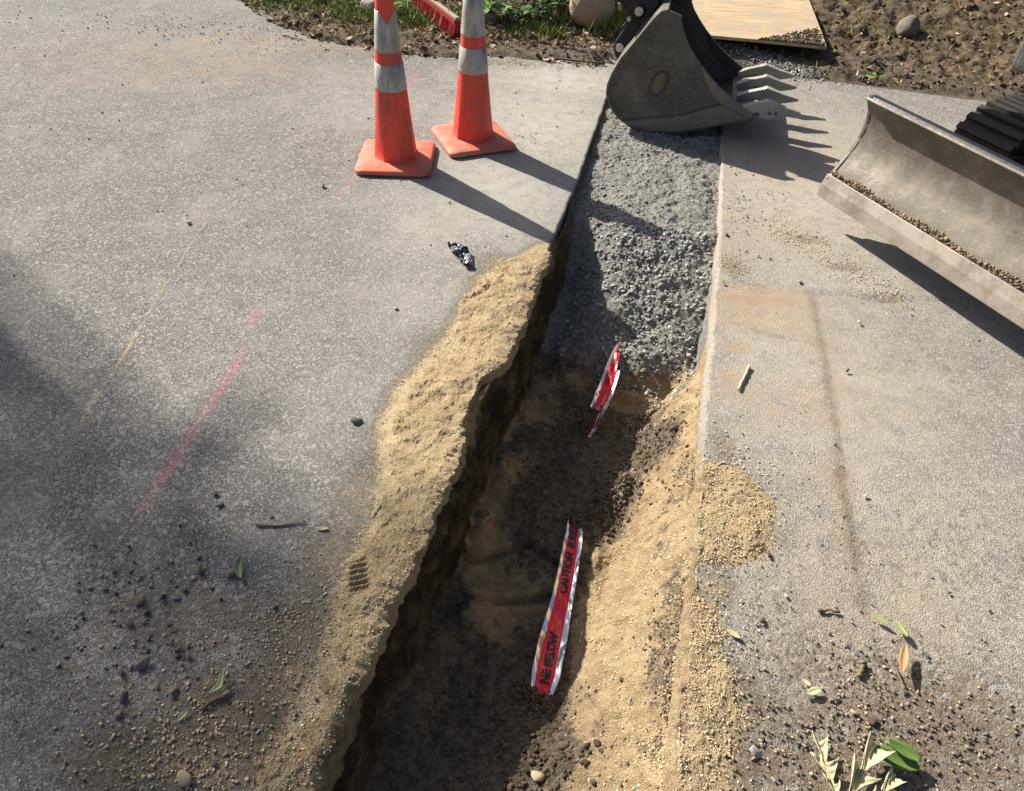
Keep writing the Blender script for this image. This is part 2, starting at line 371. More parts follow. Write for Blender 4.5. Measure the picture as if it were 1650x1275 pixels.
def mound(s, v, px, py, z, ru, rv, h, rot=0):
    a, b = svat(px, py, z); ds = s-a; dv = v-b
    c, n = math.cos(rot), math.sin(rot); e = ds*c+dv*n; f = -ds*n+dv*c
    return h*np.exp(-(e/ru)**2-(f/rv)**2)
MOUNDS = [(1050, 600, -.33, .05, .10, .05, 0), (1000, 628, -.34, .022, .10, .055, -.25), (1080, 655, -.3, .05, .05, .06, 0), (1060, 700, -.3, .12, .06, .075, 0), (1090, 690, -.3, .03, .03, .03, 0),
          (990, 800, -.37, .09, .07, .035, 0), (1015, 770, -.36, .05, .05, .03, 0), (830, 650, -.38, .08, .06, .07, 0), (800, 760, -.38, .07, .05, .08, 0), (770, 850, -.38, .09, .05, .07, 0),
          (760, 990, -.38, .07, .06, .06, 0), (900, 590, -.36, .10, .10, .03, .4), (700, 1040, -.36, .06, .05, .07, 0), (670, 1140, -.34, .08, .05, .07, 0),
          (840, 1180, -.34, .08, .12, .02, .3), (960, 690, -.39, .10, .04, .02, 0),
          (820, 940, -.38, .05, .13, -.03, .2), (830, 1010, -.38, .05, .10, -.02, 0),
          (960, 1000, -.36, .12, .03, .015, 0), (960, 900, -.36, .05, .02, .018, 0), (880, 1240, -.3, .08, .10, .035, 0), (950, 1180, -.3, .1, .06, .02, 0)]
SANDB = [(860, 650, -.36, .14, .14, .78), (835, 760, -.38, .16, .10, .75), (780, 900, -.37, .14, .10, .95), (860, 970, -.37, .12, .10, .9), (740, 1060, -.35, .14, .06, .7), (930, 600, -.34, .08, .08, .7), (1050, 605, -.3, .09, .16, 1), (1010, 628, -.31, .05, .14, 1.1), (1110, 670, -.25, .16, .05, 1.1), (1060, 770, -.33, .12, .10, 1.0), (1030, 830, -.33, .14, .11, 1.1), (1010, 920, -.34, .20, .13, 1.15),
         (990, 1020, -.33, .22, .14, 1.15), (990, 1130, -.3, .16, .11, 1.0), (1010, 1240, -.25, .2, .14, 1.05), (1060, 950, -.2, .3, .08, 1.0), (1050, 1100, -.2, .3, .1, 1.0),
         (880, 620, -.36, .12, .10, .72), (820, 680, -.36, .14, .06, .8), (800, 800, -.36, .16, .07, .85), (800, 880, -.37, .12, .11, .85), (810, 960, -.38, .14, .15, .95), (790, 1010, -.37, .10, .12, .85),
         (680, 1080, -.33, .12, .05, .8), (940, 880, -.35, .06, .03, .7), (1120, 640, -.2, .2, .04, .9), (860, 560, -.33, .1, .06, .45)]
DIRTB = [(1055, 705, -.28, .11, .075, 1.3), (985, 815, -.36, .10, .07, 1.1), (950, 760, -.38, .16, .12, .7), (1080, 700, -.25, .05, .04, .9), (1010, 780, -.35, .05, .05, .9), (1045, 735, -.3, .05, .03, .8),
         (770, 1130, -.35, .16, .2, .8), (850, 1150, -.33, .12, .1, .9), (880, 1230, -.3, .1, .1, .8), (1040, 1110, -.2, .05, .02, .5), (1075, 850, -.12, .14, .03, .45), (1080, 960, -.1, .2, .035, .5), (1065, 1060, -.1, .16, .035, .5), (1040, 1190, -.12, .14, .05, .4), (960, 1200, -.27, .1, .05, .4), (870, 800, -.38, .15, .08, .7)]
def blobs(s, v, L):
    r = np.zeros_like(s)
    for px, py, z, ru, rv, k in L:
        a, b = svat(px, py, z); r = np.maximum(r, k*np.exp(-((s-a)/ru)**2-((v-b)/rv)**2))
    return r
def floor_z(s, v):
    z, g = base_floor(s, v)
    m = np.zeros_like(z)
    for q in MOUNDS: m = m+mound(s, v, *q)
    z = z+m*(1-g)
    # footprints-like creases in the shaded sand on the left
    for (ax, ay), (bx, by), w, d in [((745, 975), (900, 960), .012, .022), ((745, 905), (850, 880), .012, .018), ((850, 880), (900, 910), .012, .02)]:
        a = np.array(svat(ax, ay, -.37)); b = np.array(svat(bx, by, -.37)); ab = b-a
        t = np.clip(((s-a[0])*ab[0]+(v-a[1])*ab[1])/(ab@ab), 0, 1)
        dd = np.hypot(s-a[0]-t*ab[0], v-a[1]-t*ab[1]); z = z-d*np.exp(-(dd/w)**2)+d*.5*np.exp(-((dd-.03)/.018)**2)
    # lower end: tape ends buried
    rough = .012+.010*g
    z = z+rough*fbm(s, v, 9, 5, 3, .55)*sstep(.0, .1, v+.02)+.0035*fbm(s, v, 70, 3, 8, .7)
    bk = sstep(.42, .56, v)*(1-g)*sstep(-2.6, -2.2, s)
    z = z+bk*(.020*fbm(s, v*.6, 8, 4, 201, .6)-.012*np.abs(fbm(s*.5, v, 16, 4, 203, .6))+.007*fbm(s, v, 45, 3, 205, .7))
    z = z+g*sstep(.45, .1, s)*(.022*fbm(s, v, 7, 4, 211, .6)+.008*fbm(s, v, 30, 3, 213))
    lump = np.maximum(0, fbm(s, v, 26, 3, 44))
    z = z+lump*.022*np.clip(blobs(s, v, DIRTB)*(1-g)+.55*g, 0, 1)
    return z, g
def zfloor(px, py, z=-.36):
    for _ in range(6):
        a, b = svat(px, py, z); q, _g = floor_z(np.array([a]), np.array([b])); z = float(q[0])
    return at(px, py, z)

def build_trench():
    ss = np.concatenate([np.linspace(S0, -2.3, 60, endpoint=False), np.arange(-2.3, 1.5, .0048), np.linspace(1.5, 3.4, 160)])
    NWc, NFc = 74, 168
    S = ss[:, None]
    # left wall, from just below the slab down to the floor
    tw = np.linspace(0, 1, NWc)[None, :]; zf, _ = floor_z(S+0*tw, np.full((1, NWc), .07)+0*S)
    bot = zf[:, -1:]+.005
    zw = -.012+(bot+.012)*tw
    bulge = .055*tw**1.2
    n1 = fbm(S+0*tw, zw*1.0, 6, 5, 21, .55); n2 = fbm(S+0*tw, zw*1.4, 30, 4, 61, .6)
    depthk = np.clip(-bot/.2, .15, 1)
    vw = vL(S)+.004+bulge*depthk+(.040*n1+.014*n2+.008*fbm(S+0*tw, zw, 75, 3, 62, .7)+.012*np.abs(fbm(S+0*tw, zw*1.2, 17, 4, 64, .6)))*np.clip(tw*5, 0, 1)*(.35+.65*np.clip(1.4-tw, 0, 1))*depthk
    vw = vw+.028*np.clip(depthk, 0, 1)*np.maximum(0, fbm(S*.5+0*tw, zw*2.0, 9, 3, 81))
    vw = np.maximum(vw, vL(S)-.03)
    Sw = S+0*tw
    # floor
    tf = np.linspace(0, 1, NFc+1)[None, 1:]
    v0 = vw[:, -1:]; v1 = vR(S)+.012
    vf = v0+(v1-v0)*tf; zf, g = floor_z(S+0*tf, vf)
    near = sstep(0, .12, tf); zf = zf*near+(zw[:, -1:])*(1-near)
    rise = sstep(.972, .995, tf+0*S); zf = zf*(1-rise)+np.maximum(zf, -.03)*rise
    Sf = S+0*tf
    A = np.concatenate([Sw, Sf], 1); B = np.concatenate([vw, vf], 1); Z = np.concatenate([zw, zf], 1)
    Z = np.minimum(Z, -.006+.0*Z)
    x, y = xy(A, B); V = np.stack([x, y, Z], -1).reshape(-1, 3)
    G = sstep(-.33, -.20, A+.05*fbm(A, B, 8, 4, 5))
    Gw = np.concatenate([sstep(.0, .35, Sw)*0.9, np.zeros_like(Sf)], 1)
    rb = (1-.85*sstep(.08, .42, fbm(A, B, 5, 5, 221, .62)))*sstep(0, 1, (B-np.interp(A, [-3, -1.9, -1.4, -.8, -.3], [.38, .38, .44, .5, .56]))/.07)
    sand = np.maximum(blobs(A, B, SANDB), rb*1.0)-blobs(A, B, DIRTB)*1.1
    sand = np.where(A < -2.2, .5, sand)
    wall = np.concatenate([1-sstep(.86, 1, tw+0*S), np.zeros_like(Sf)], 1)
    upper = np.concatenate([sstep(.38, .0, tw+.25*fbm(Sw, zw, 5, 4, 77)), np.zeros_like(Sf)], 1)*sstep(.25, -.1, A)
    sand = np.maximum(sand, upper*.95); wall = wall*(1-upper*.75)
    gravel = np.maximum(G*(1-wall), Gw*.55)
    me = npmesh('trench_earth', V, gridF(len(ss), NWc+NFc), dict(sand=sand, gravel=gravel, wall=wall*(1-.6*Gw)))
    return link('trench', me, M['earth'], smooth=True, kind='structure')
build_trench()

def blobxy(x, y, L):
    r = np.zeros_like(x)
    for px, py, rx, ry, k in L:
        a = at(px, py); r = np.maximum(r, k*np.exp(-((x-a[0])/rx)**2-((y-a[1])/ry)**2))
    return r
def pav_grid(vs, ss, side):
    S, T = np.meshgrid(ss, vs, indexing='ij')
    edge = vL(S) if side < 0 else vR(S)
    B = edge+side*T; x, y = xy(S, B)
    z = .004*fbm(x, y, 1.2, 4, 12)+.0012*fbm(x, y, 25, 3, 31)
    z = z*np.clip(T*12, .2, 1)
    if side > 0:                              # old patching: a small step along the seam
        q = np.array([at(*p)[:2] for p in [(1304, 470), (1330, 600), (1352, 760), (1372, 880), (1392, 1010)]]); xs_ = np.interp(y, q[::-1, 1], q[::-1, 0])
        z = z-.0055*sstep(0, .016, x-xs_-.004*fbm(x, y, 14, 3, 3))*sstep(q[-1, 1]-.05, q[-1, 1]+.15, y)*sstep(q[0, 1]+.02, q[0, 1]-.02, y)
    return S, T, B, x, y, z
tv = np.concatenate([np.arange(0, 2.6, .014), np.linspace(2.6, 9, 50)])
sgrid = np.concatenate([np.linspace(-8, -2.6, 30, endpoint=False), np.arange(-2.6, 3.6, .014), np.linspace(3.6, 5.2, 30)])
def pavement(name, side, mat, sandL, dirtL, dustL, rustL, smax):
    ss = sgrid[sgrid < smax]
    S, T, B, x, y, z = pav_grid(tv, ss, side)
    skirt = np.stack([x[:, 0]-side*.004, y[:, 0], np.full(len(ss), -.075)-.012*fbm(ss, ss*0, 9, 3)], -1)[:, None, :]
    V = np.concatenate([skirt, np.stack([x, y, z], -1)], 1)
    att = {}
    patch = np.zeros_like(x)
    if side > 0:
        pp = [at(*q)[:2] for q in [(1160, 456), (1304, 470), (1312, 500), (1326, 552), (1180, 530), (1158, 530)]]; ins = np.ones_like(x)
        for i in range(len(pp)):
            a, b = pp[i], pp[(i+1) % len(pp)]; nn_ = np.array([b[1]-a[1], -(b[0]-a[0])]); nn_ = nn_/np.linalg.norm(nn_); dd_ = (x-a[0])*nn_[0]+(y-a[1])*nn_[1]; dd_ = dd_ if nn_@(sum(pp)/len(pp)-a) > 0 else -dd_
            ins = ins*sstep(-.012 if i < 3 else -.10, .012 if i < 3 else .06, dd_)
        patch = ins
    if side < 0:
        oa, ob = outline([(882, 396), (785, 450), (735, 540), (650, 635), (628, 690), (622, 830), (560, 960), (540, 1060), (490, 1160), (440, 1275)])
        dist = np.interp(S, oa, ob)-B; feather = (.95-dist/.13)*sstep(.12, .0, S)*sstep(-2.6, -2.3, S)*(dist > -.3)
    else: feather = np.zeros_like(x)
    att['patch'] = np.concatenate([patch[:, :1], patch], 1)
    for n, L in (('sand', sandL), ('dirt', dirtL), ('dust', dustL), ('rust', rustL)):
        a = blobxy(x, y, L)
        if n == 'sand': a = np.maximum(a, np.clip(feather, 0, .9))
        att[n] = np.concatenate([a[:, :1], a], 1)
    F = gridF(V.shape[0], V.shape[1])
    if side < 0: F = F[:, ::-1]
    me = npmesh(name, V.reshape(-1, 3), F, att)
    return link(name, me, mat, smooth=True, kind='structure')
A_ = lambda px, py: at(px, py)[:2]
pk = [(225, 825), (262, 775), (310, 700), (355, 632), (380, 590), (396, 562)]
pink = [(A_(*pk[i]), A_(*pk[i+1]), .003, [.40, .5, .36, .55, .34][i]) for i in range(len(pk)-1)]+[(A_(405, 522), A_(416, 503), .012, .36), (A_(545, 318), A_(590, 265), .015, .25), (A_(650, 150), A_(668, 120), .02, .25)]
joints = [(A_(120, 700), A_(205, 568), .006), (A_(205, 568), A_(265, 465), .005), (A_(265, 465), A_(340, 345), .0025)]
matL = m_pavement('asphalt_worn', False, pink, joints, [])
matR = m_pavement('asphalt_dusty', True, [], [], [(A_(1305, 470), A_(1330, 600), .010), (A_(1330, 600), A_(1352, 760), .014), (A_(1352, 760), A_(1388, 980), .012), (A_(1165, 452), A_(1305, 470), .006), (A_(1180, 525), A_(1320, 552), .01)])
sandL = [(640, 700, .16, .2, .62), (590, 800, .18, .25, .60), (540, 900, .16, .22, .62), (470, 1010, .13, .10, .62), (480, 1100, .18, .16, .66), (350, 1140, .12, .08, .62), (330, 1230, .25, .10, .66), (220, 1230, .2, .1, .6), (700, 560, .16, .2, .58),
         (800, 430, .15, .18, .66), (300, 820, .18, .08, .42), (240, 740, .1, .08, .3), (600, 580, .08, .08, .42), (790, 215, .06, .05, .62), (430, 500, .06, .05, .3), (420, 360, .12, .1, .32), (560, 1200, .25, .2, .75), (660, 1000, .2, .3, .7)]
dirtL = [(400, 1150, .40, .22, .72), (300, 1000, .4, .20, .60), (500, 1250, .3, .12, .80), (220, 1200, .3, .2, .66), (480, 1010, .14, .2, .6), (220, 850, .3, .2, .42), (200, 980, .13, .12, .55), (230, 1060, .2, .1, .45), (300, 1050, .35, .12, .42), (300, 1200, .4, .12, .52), (480, 960, .1, .12, .35), (420, 60, .9, .25, .40), (330, 80, .5, .25, .35), (800, 100, .7, .10, .62), (600, 85, .9, .15, .50), (240, 20, .8, .3, .3), (705, 470, .05, .22, .38), (770, 395, .1, .08, .42), (1000, 95, .3, .1, .35), (150, 1150, .5, .3, .5)]
dustL = [(870, 200, .5, .8, .95), (720, 350, .35, .5, .7), (800, 300, .4, .6, .95), (900, 130, .5, .4, 1), (600, 170, .5, .4, .4), (680, 480, .25, .35, .5), (600, 640, .25, .35, .35), (620, 900, .25, .5, .4)]
rustL = [(330, 100, .9, .3, .5), (430, 70, .9, .2, .6), (210, 130, .5, .2, .35), (860, 180, .08, .05, .4), (440, 1010, .15, .1, .3)]
pavement('left_pavement', -1, matL, sandL, dirtL, dustL, rustL, 2.75)
sandR = [(1240, 1010, .3, .25, .34), (1180, 430, .06, .12, .62), (1300, 385, .14, .06, .58), (1360, 430, .14, .05, .60), (1430, 480, .16, .05, .55), (1160, 800, .16, .16, .72), (1200, 850, .12, .1, .68), (1150, 950, .10, .12, .62), (1120, 1120, .2, .2, .8), (1110, 1230, .18, .15, .8), (1250, 870, .12, .08, .45), (1165, 720, .05, .12, .6), (1330, 700, .05, .4, .25)]
dirtR = [(1250, 1000, .3, .2, .42), (1330, 900, .25, .3, .36), (1300, 1080, .3, .2, .55), (1240, 1150, .18, .14, .62), (1440, 900, .3, .3, .36), (1420, 1100, .22, .16, .62), (1300, 1150, .2, .12, .66), (1230, 1230, .2, .12, .75), (1400, 1250, .4, .15, .85), (1500, 1200, .4, .3, .8), (1380, 1050, .12, .08, .5), (1420, 130, .8, .25, .66), (1280, 120, .3, .2, .6), (1350, 600, .05, .3, .3), (1370, 850, .07, .3, .40), (1250, 1020, .3, .14, .36), (1560, 900, .5, .5, .4), (1250, 400, .15, .12, .25)]
dustR = [(1300, 300, 1.2, 1.2, .9), (1300, 600, .6, .8, .75), (1250, 900, .6, .6, .55), (1400, 800, .6, .8, .6)]
rustR = [(1235, 485, .16, .07, 1.25), (1180, 475, .06, .07, 1.0), (1330, 600, .05, .3, .5), (1350, 780, .05, .3, .55), (1190, 500, .12, .1, .8), (1290, 520, .12, .1, .6), (1250, 650, .35, .12, .5), (1330, 560, .1, .1, .6), (1180, 560, .05, .04, 1), (1175, 610, .04, .06, .7), (1400, 1000, .25, .3, .45), (1360, 860, .08, .4, .4), (1240, 250, .5, .3, .35), (1200, 380, .3, .2, .4)]
pavement('right_pavement', 1, matR, sandR, dirtR, dustR, rustR, 2.5)

# ---------------------------------------------------------------- loose sand heaps along both edges
HEAP = []; RIM = []
def heap(name, side, pts, label, T=.030, rim=None, drape=.055, smin=-2.5, smax=.02, dirt=()):
    oa, ob = outline(pts)
    ss = np.arange(smin, smax, .0042)[:, None]
    nc, nd = 190, 42
    t = np.linspace(0, 1, nc)[None, :]
    edge = vL(ss) if side < 0 else vR(ss)
    ww = np.abs(np.interp(ss, oa, ob)-edge)+.09
    D = ww*(1-t)                              # distance out from the trench edge
    x, y = xy(ss+0*t, edge+side*D)
    inside = (ww-.09)-D                       # >0 inside the outline
    inside = inside+.085*fbm(x, y, 6, 4, 51)+.035*fbm(x, y, 28, 4, 57, .65)
    endf = sstep(0, .12, smax-ss)*sstep(0, .1, ss-smin)
    thick = T*(.55+.65*(fbm(x, y, 4, 3, 91)+.5))
    h = thick*np.clip(inside/.11, -.5, 1)**1 if False else thick*np.tanh(np.clip(inside, -.05, 1)/.07)
    h = h+(.017*np.abs(fbm(x, y*1.4, 9, 3, 95))-.004+.008*fbm(x, y, 22, 4, 33, .6))*np.clip(inside/.06, 0, 1)+.0045*np.abs(fbm(x, y, 75, 3, 36, .8))*np.clip(inside/.02, 0, 1)
    h = h*endf-.004*(1-endf)
    h = np.where(inside < -.02, -.01, h)
    if side < 0:                              # boot tread pressed into the thin sand
        tc_ = at(578, 932); du_ = at(592, 929)-at(564, 935); du_ = du_[:2]/np.linalg.norm(du_[:2]); dv_ = np.array([-du_[1], du_[0]])
        a_ = (x-tc_[0])*du_[0]+(y-tc_[1])*du_[1]; b_ = (x-tc_[0])*dv_[0]+(y-tc_[1])*dv_[1]
        g_ = np.exp(-(a_/.030)**4-(b_/.058)**6); h = h*(1-g_)+g_*(.007+.0065*np.sin(b_*2*math.pi/.0165))
    # heap sits just on the edge and falls away into the trench
    over = edge-side*.0-side*.03*np.maximum(0, fbm(ss, ss*0, 3.3, 3, 71)+.25)*endf*(1 if side < 0 else .3)
    if rim is not None: ra, rv_ = outline(rim); over = edge+np.maximum(-.02, np.interp(ss, ra, rv_)-edge)*endf+.012*fbm(ss, ss*0, 13, 5, 72, .65)
    u = np.linspace(0, 1, nd+1)[None, 1:]
    dz = drape*(.5+.9*np.clip(fbm(ss, ss*0, 2.7, 3, 62)+.4, 0, 1))
    hd = h[:, -1:]-(dz+h[:, -1:])*u**1.15
    lip = (over-edge)*np.minimum(1, u*6)
    vd = edge+lip-side*(.003+.006*np.sin(np.minimum(u, 1)*math.pi*.8))-side*(.012*fbm(ss+0*u, hd*1.5, 30, 4, 66, .7)+.006*fbm(ss+0*u, hd*2, 90, 2, 68))*np.minimum(1, u*6)
    endu = sstep(.75, 1, u); vd = vd+side*.06*endu
    xd, yd = xy(ss+0*u, vd)
    X = np.concatenate([x, xd], 1); Y = np.concatenate([y, yd], 1); Z = np.concatenate([h, hd+.004*fbm(xd*1, hd*2+yd, 40, 3, 67)], 1)
    F = gridF(X.shape[0], X.shape[1])
    if side > 0: F = F[:, ::-1]
    dr = blobxy(X, Y, list(dirt))
    # cut faces that stay below the pavement
    zz = Z.reshape(-1); colm = np.tile(np.arange(X.shape[1]), X.shape[0])
    keep = (zz[F].max(1) > -.003) | (colm[F].max(1) >= nc)
    if side < 0:
        hm = (h[:, -1] > .003); rows = np.repeat(hm, X.shape[1]); keep &= rows[F].any(1) | (colm[F].max(1) < nc)
    me = npmesh(name, np.stack([X, Y, Z], -1).reshape(-1, 3), F[keep], dict(dirt=dr))
    HEAP.append(np.stack([X, Y, Z], -1)[:, :nc][(Z[:, :nc] > .0015)]); RIM.append(np.stack([X, Y, Z], -1)[h[:, -1] > .004][:, nc-4:nc+8].reshape(-1, 3))
    bm = bmesh.new(); bm.from_mesh(me); bmesh.ops.delete(bm, geom=[v for v in bm.verts if not v.link_faces], context='VERTS'); bm.to_mesh(me); bm.free()
    return link(name, me, M['sand'], smooth=True, label=label, cat='sand', kind='stuff')
heap('sand_spill', -1, [(882, 396), (810, 422), (785, 450), (760, 500), (735, 540), (700, 580), (650, 635), (628, 690), (640, 755), (622, 830), (575, 890), (560, 960), (560, 1010), (540, 1060), (520, 1100), (490, 1160), (470, 1210), (440, 1275)],
     'loose yellow sand heaped along the left edge of the trench', rim=[(885, 400, .02), (872, 440, .02), (852, 490, .02), (838, 530, .02), (822, 560, .02), (805, 590, .02), (785, 603, .02), (757, 618, .02), (752, 640, .02), (748, 680, .02), (740, 730, .02), (722, 780, .02), (702, 820, .02), (690, 860, .02), (668, 895, .02), (655, 930, .02), (640, 960, .02), (618, 1000, .02), (600, 1040, .02), (588, 1075, .02), (560, 1110, .02), (546, 1150, .02), (535, 1185, .02), (515, 1225, .02), (498, 1265, .02)], dirt=[(560, 1230, .12, .10, 1), (480, 1200, .2, .1, .5), (520, 1010, .05, .05, .4)])
heap('sand_spill', 1, [(1138, 690), (1165, 735), (1205, 770), (1235, 810), (1235, 860), (1190, 895), (1140, 920), (1128, 980), (1125, 1040), (1170, 1090), (1185, 1150), (1180, 1210), (1170, 1275)],
     'clumpy yellow sand spilled over the right edge of the trench', T=.010, drape=.02, smin=-2.4, smax=-.95, dirt=[(1060, 1050, .06, .1, .8), (1130, 950, .04, .1, .8), (1190, 1170, .1, .05, .6)])

# ---------------------------------------------------------------- stones
def rock_variants(n, seed, sub=1, flat=.65, cuts=7):
    r = np.random.default_rng(seed); out = []
    for i in range(n):
        bm = bmesh.new(); bmesh.ops.create_icosphere(bm, subdivisions=sub, radius=1)
        V = np.array([v.co[:] for v in bm.verts]); F = np.array([[v.index for v in f.verts] for f in bm.faces]); bm.free()
        V = V*(1+.10*r.standard_normal((len(V), 1)))
        for _ in range(cuts):
            d = r.standard_normal(3); d /= np.linalg.norm(d); k = r.uniform(.34, .72)
            e = V@d; V = V-np.outer(np.maximum(0, e-k), d)
        V = V*np.array([r.uniform(1.0, 1.45), r.uniform(.6, .95), flat*r.uniform(.65, 1.15)])
        out.append((V, F))
    return out
RV = rock_variants(14, 3, 1); RVS = rock_variants(8, 5, 2, .7, 7)
def scatter(name, pos, size, mat, label, cat, seed=1, sink=.25, variants=None, tilt=.5):
    r = np.random.default_rng(seed); variants = variants or RV; Vs = []; Fs = []; base = 0
    n = len(pos); k = r.integers(0, len(variants), n)
    for j, (V, F) in enumerate(variants):
        idx = np.nonzero(k == j)[0]; m = len(idx)
        if not m: continue
        a = r.uniform(0, 2*math.pi, m); b = r.normal(0, tilt, m); ca, sa, cb, sb = np.cos(a), np.sin(a), np.cos(b), np.sin(b)
        P = V[None]*size[idx][:, None, None]
        x = P[..., 0]*cb[:, None]+P[..., 2]*sb[:, None]; z = -P[..., 0]*sb[:, None]+P[..., 2]*cb[:, None]; y = P[..., 1]
        X = x*ca[:, None]-y*sa[:, None]; Y = x*sa[:, None]+y*ca[:, None]
        Q = np.stack([X, Y, z], -1)+pos[idx][:, None, :]
        Q[..., 2] += (size[idx]*(.6-sink))[:, None]
        Vs.append(Q.reshape(-1, 3)); Fs.append((F[None]+(base+np.arange(m)*len(V))[:, None, None]).reshape(-1, 3)); base += m*len(V)
    me = npmesh(name, np.concatenate(Vs), np.concatenate(Fs))
    return link(name, me, mat, label=label, cat=cat, kind='stuff')
def sizes(n, lo, hi, p=2.5): return lo+(hi-lo)*rng.random(n)**p
# gravel in the trench
n = 30000
s_ = rng.uniform(-.40, 1.75, n); t_ = rng.random(n); v_ = vL(s_)+.03+(vR(s_)-vL(s_)-.04)*t_
z_, g_ = floor_z(s_, v_); z_ = np.minimum(z_, -.006)
dens = .08+1.5*np.clip(fbm(s_, v_, 6, 4, 101, .6)-.02, 0, 1)+(.30+.9*np.clip(fbm(s_, v_, 7, 3, 141)+.1, 0, 1))*((s_ < .38) & (v_ > .12))
keep = (rng.random(n) < dens) & (s_ > -.32-.10*rng.random(n)*(v_ > .3))
keep &= ~((s_ < -.1) & (v_ < .28) & (rng.random(n) < .85))
s_, v_, z_ = s_[keep], v_[keep], z_[keep]; x_, y_ = xy(s_, v_)
sz = sizes(len(s_), .0014, .0150, 4.6)*np.where(s_ > .38, .85, 1.08)
scatter('gravel', np.stack([x_, y_, z_], -1), sz, M['gravel'], 'grey crushed gravel filling the far half of the trench', 'gravel', 2, .42)
# soil clods and pebbles on the trench floor
pts = []; szs = []
for px, py, z, ru, rv, k, m, smax in [(1055, 705, -.28, .10, .07, 1, 700, .012), (985, 815, -.36, .09, .07, 1, 600, .013), (900, 760, -.38, .3, .15, 1, 500, .009), (860, 870, -.38, .12, .08, 1, 160, .009), (830, 1190, -.33, .16, .16, 1, 700, .010), (740, 1130, -.35, .15, .12, 1, 300, .009),
                                   (880, 1240, -.3, .08, .10, 1, 260, .014), (1010, 775, -.35, .05, .05, 1, 160, .012), (1060, 1050, -.15, .12, .04, 1, 220, .010), (1090, 760, -.15, .1, .03, 1, 120, .010), (960, 680, -.38, .12, .1, 1, 260, .01)]:
    a, b = svat(px, py, z); s1 = a+rng.normal(0, ru*.7, m); v1 = b+rng.normal(0, rv*.7, m); ok = (v1 > .09) & (v1 < .69); s1 = s1[ok]; v1 = v1[ok]
    z1, _ = floor_z(s1, v1); x1, y1 = xy(s1, v1); pts.append(np.stack([x1, y1, z1], -1)); szs.append(sizes(len(s1), .002, smax, 3))
scatter('soil_clods', np.concatenate(pts), np.concatenate(szs), M['soilclod'], 'dark crumbly soil clods lying on the trench floor', 'soil', 3, .35)
# sand grains / clumps
pts = []; szs = []
q = HEAP[0][rng.integers(0, len(HEAP[0]), 17000)]; q = q+rng.normal(0, .002, q.shape)*np.array([1, 1, 0]); q[:, 2] -= .0006; pts.append(q); szs.append(sizes(len(q), .0005, .0032, 3.6))
q = HEAP[1][rng.integers(0, len(HEAP[1]), 9000)]; q = q+rng.normal(0, .012, q.shape)*np.array([1, 1, 0]); pts.append(q); szs.append(sizes(len(q), .0006, .0042, 3.4))
n = 5000; s1 = rng.uniform(-2.3, .0, n); oa, ob = outline([(882, 396), (785, 450), (700, 580), (628, 690), (622, 830), (560, 960), (540, 1060), (470, 1210), (440, 1275)])
w1 = np.abs(np.interp(s1, oa, ob)-vL(s1)); d1 = w1*(.85+.75*rng.random(n)**1.6); x1, y1 = xy(s1, vL(s1)-d1)
h1 = d1*0; pts.append(np.stack([x1, y1, h1], -1)); szs.append(sizes(n, .0006, .0030, 2.4))
n = 3000; a, b = svat(1175, 820); s1 = a+rng.normal(0, .11, n); v1 = b+rng.normal(0, .06, n); x1, y1 = xy(s1, np.maximum(v1, vR(s1)+.005)); pts.append(np.stack([x1, y1, np.full(n, .002)], -1)); szs.append(sizes(n, .0008, .0048, 3.2))
n = 1500; a, b = svat(1140, 1130); s1 = a+rng.normal(0, .22, n); v1 = b+rng.normal(0, .07, n); x1, y1 = xy(s1, np.maximum(v1, vR(s1)+.005)); pts.append(np.stack([x1, y1, np.full(n, .002)], -1)); szs.append(sizes(n, .0010, .0045, 3))
n = 1200; f = rng.random(n); p0 = at(1240, 360); p1 = at(1460, 490); q = p0[None]*(1-f[:, None])+p1[None]*f[:, None]; q[:, :2] += rng.normal(0, .06, (n, 2)); q[:, 2] = .001; pts.append(q); szs.append(sizes(n, .0015, .005, 2))
n = 500; a = at(1185, 430); pts.append(np.stack([a[0]+rng.normal(0, .04, n), a[1]+rng.normal(0, .07, n), np.full(n, .001)], -1)); szs.append(sizes(n, .0012, .004, 2))
n = 900; a = at(480, 1010); pts.append(np.stack([a[0]+rng.normal(0, .09, n), a[1]+rng.normal(0, .09, n), np.full(n, .001)], -1)); szs.append(sizes(n, .0015, .0045, 2))
n = 900; a = at(290, 1210); pts.append(np.stack([a[0]+rng.normal(0, .12, n), a[1]+rng.normal(0, .07, n), np.full(n, .001)], -1)); szs.append(sizes(n, .0015, .006, 2))
pts = np.concatenate(pts); szs = np.concatenate(szs); c_, b_ = sv(pts[:, 0], pts[:, 1]); ok = (b_ < vL(c_)-.002) | (b_ > vR(c_)+.002)
q = RIM[0][rng.integers(0, len(RIM[0]), 2600)]; pts = np.concatenate([pts[ok], q]); szs = np.concatenate([szs[ok], sizes(len(q), .0008, .0042, 3)])
scatter('sand_clumps', pts, szs, M['sandclod'], 'small crumbs of yellow sand scattered along both pavement edges', 'sand', 4, .2)
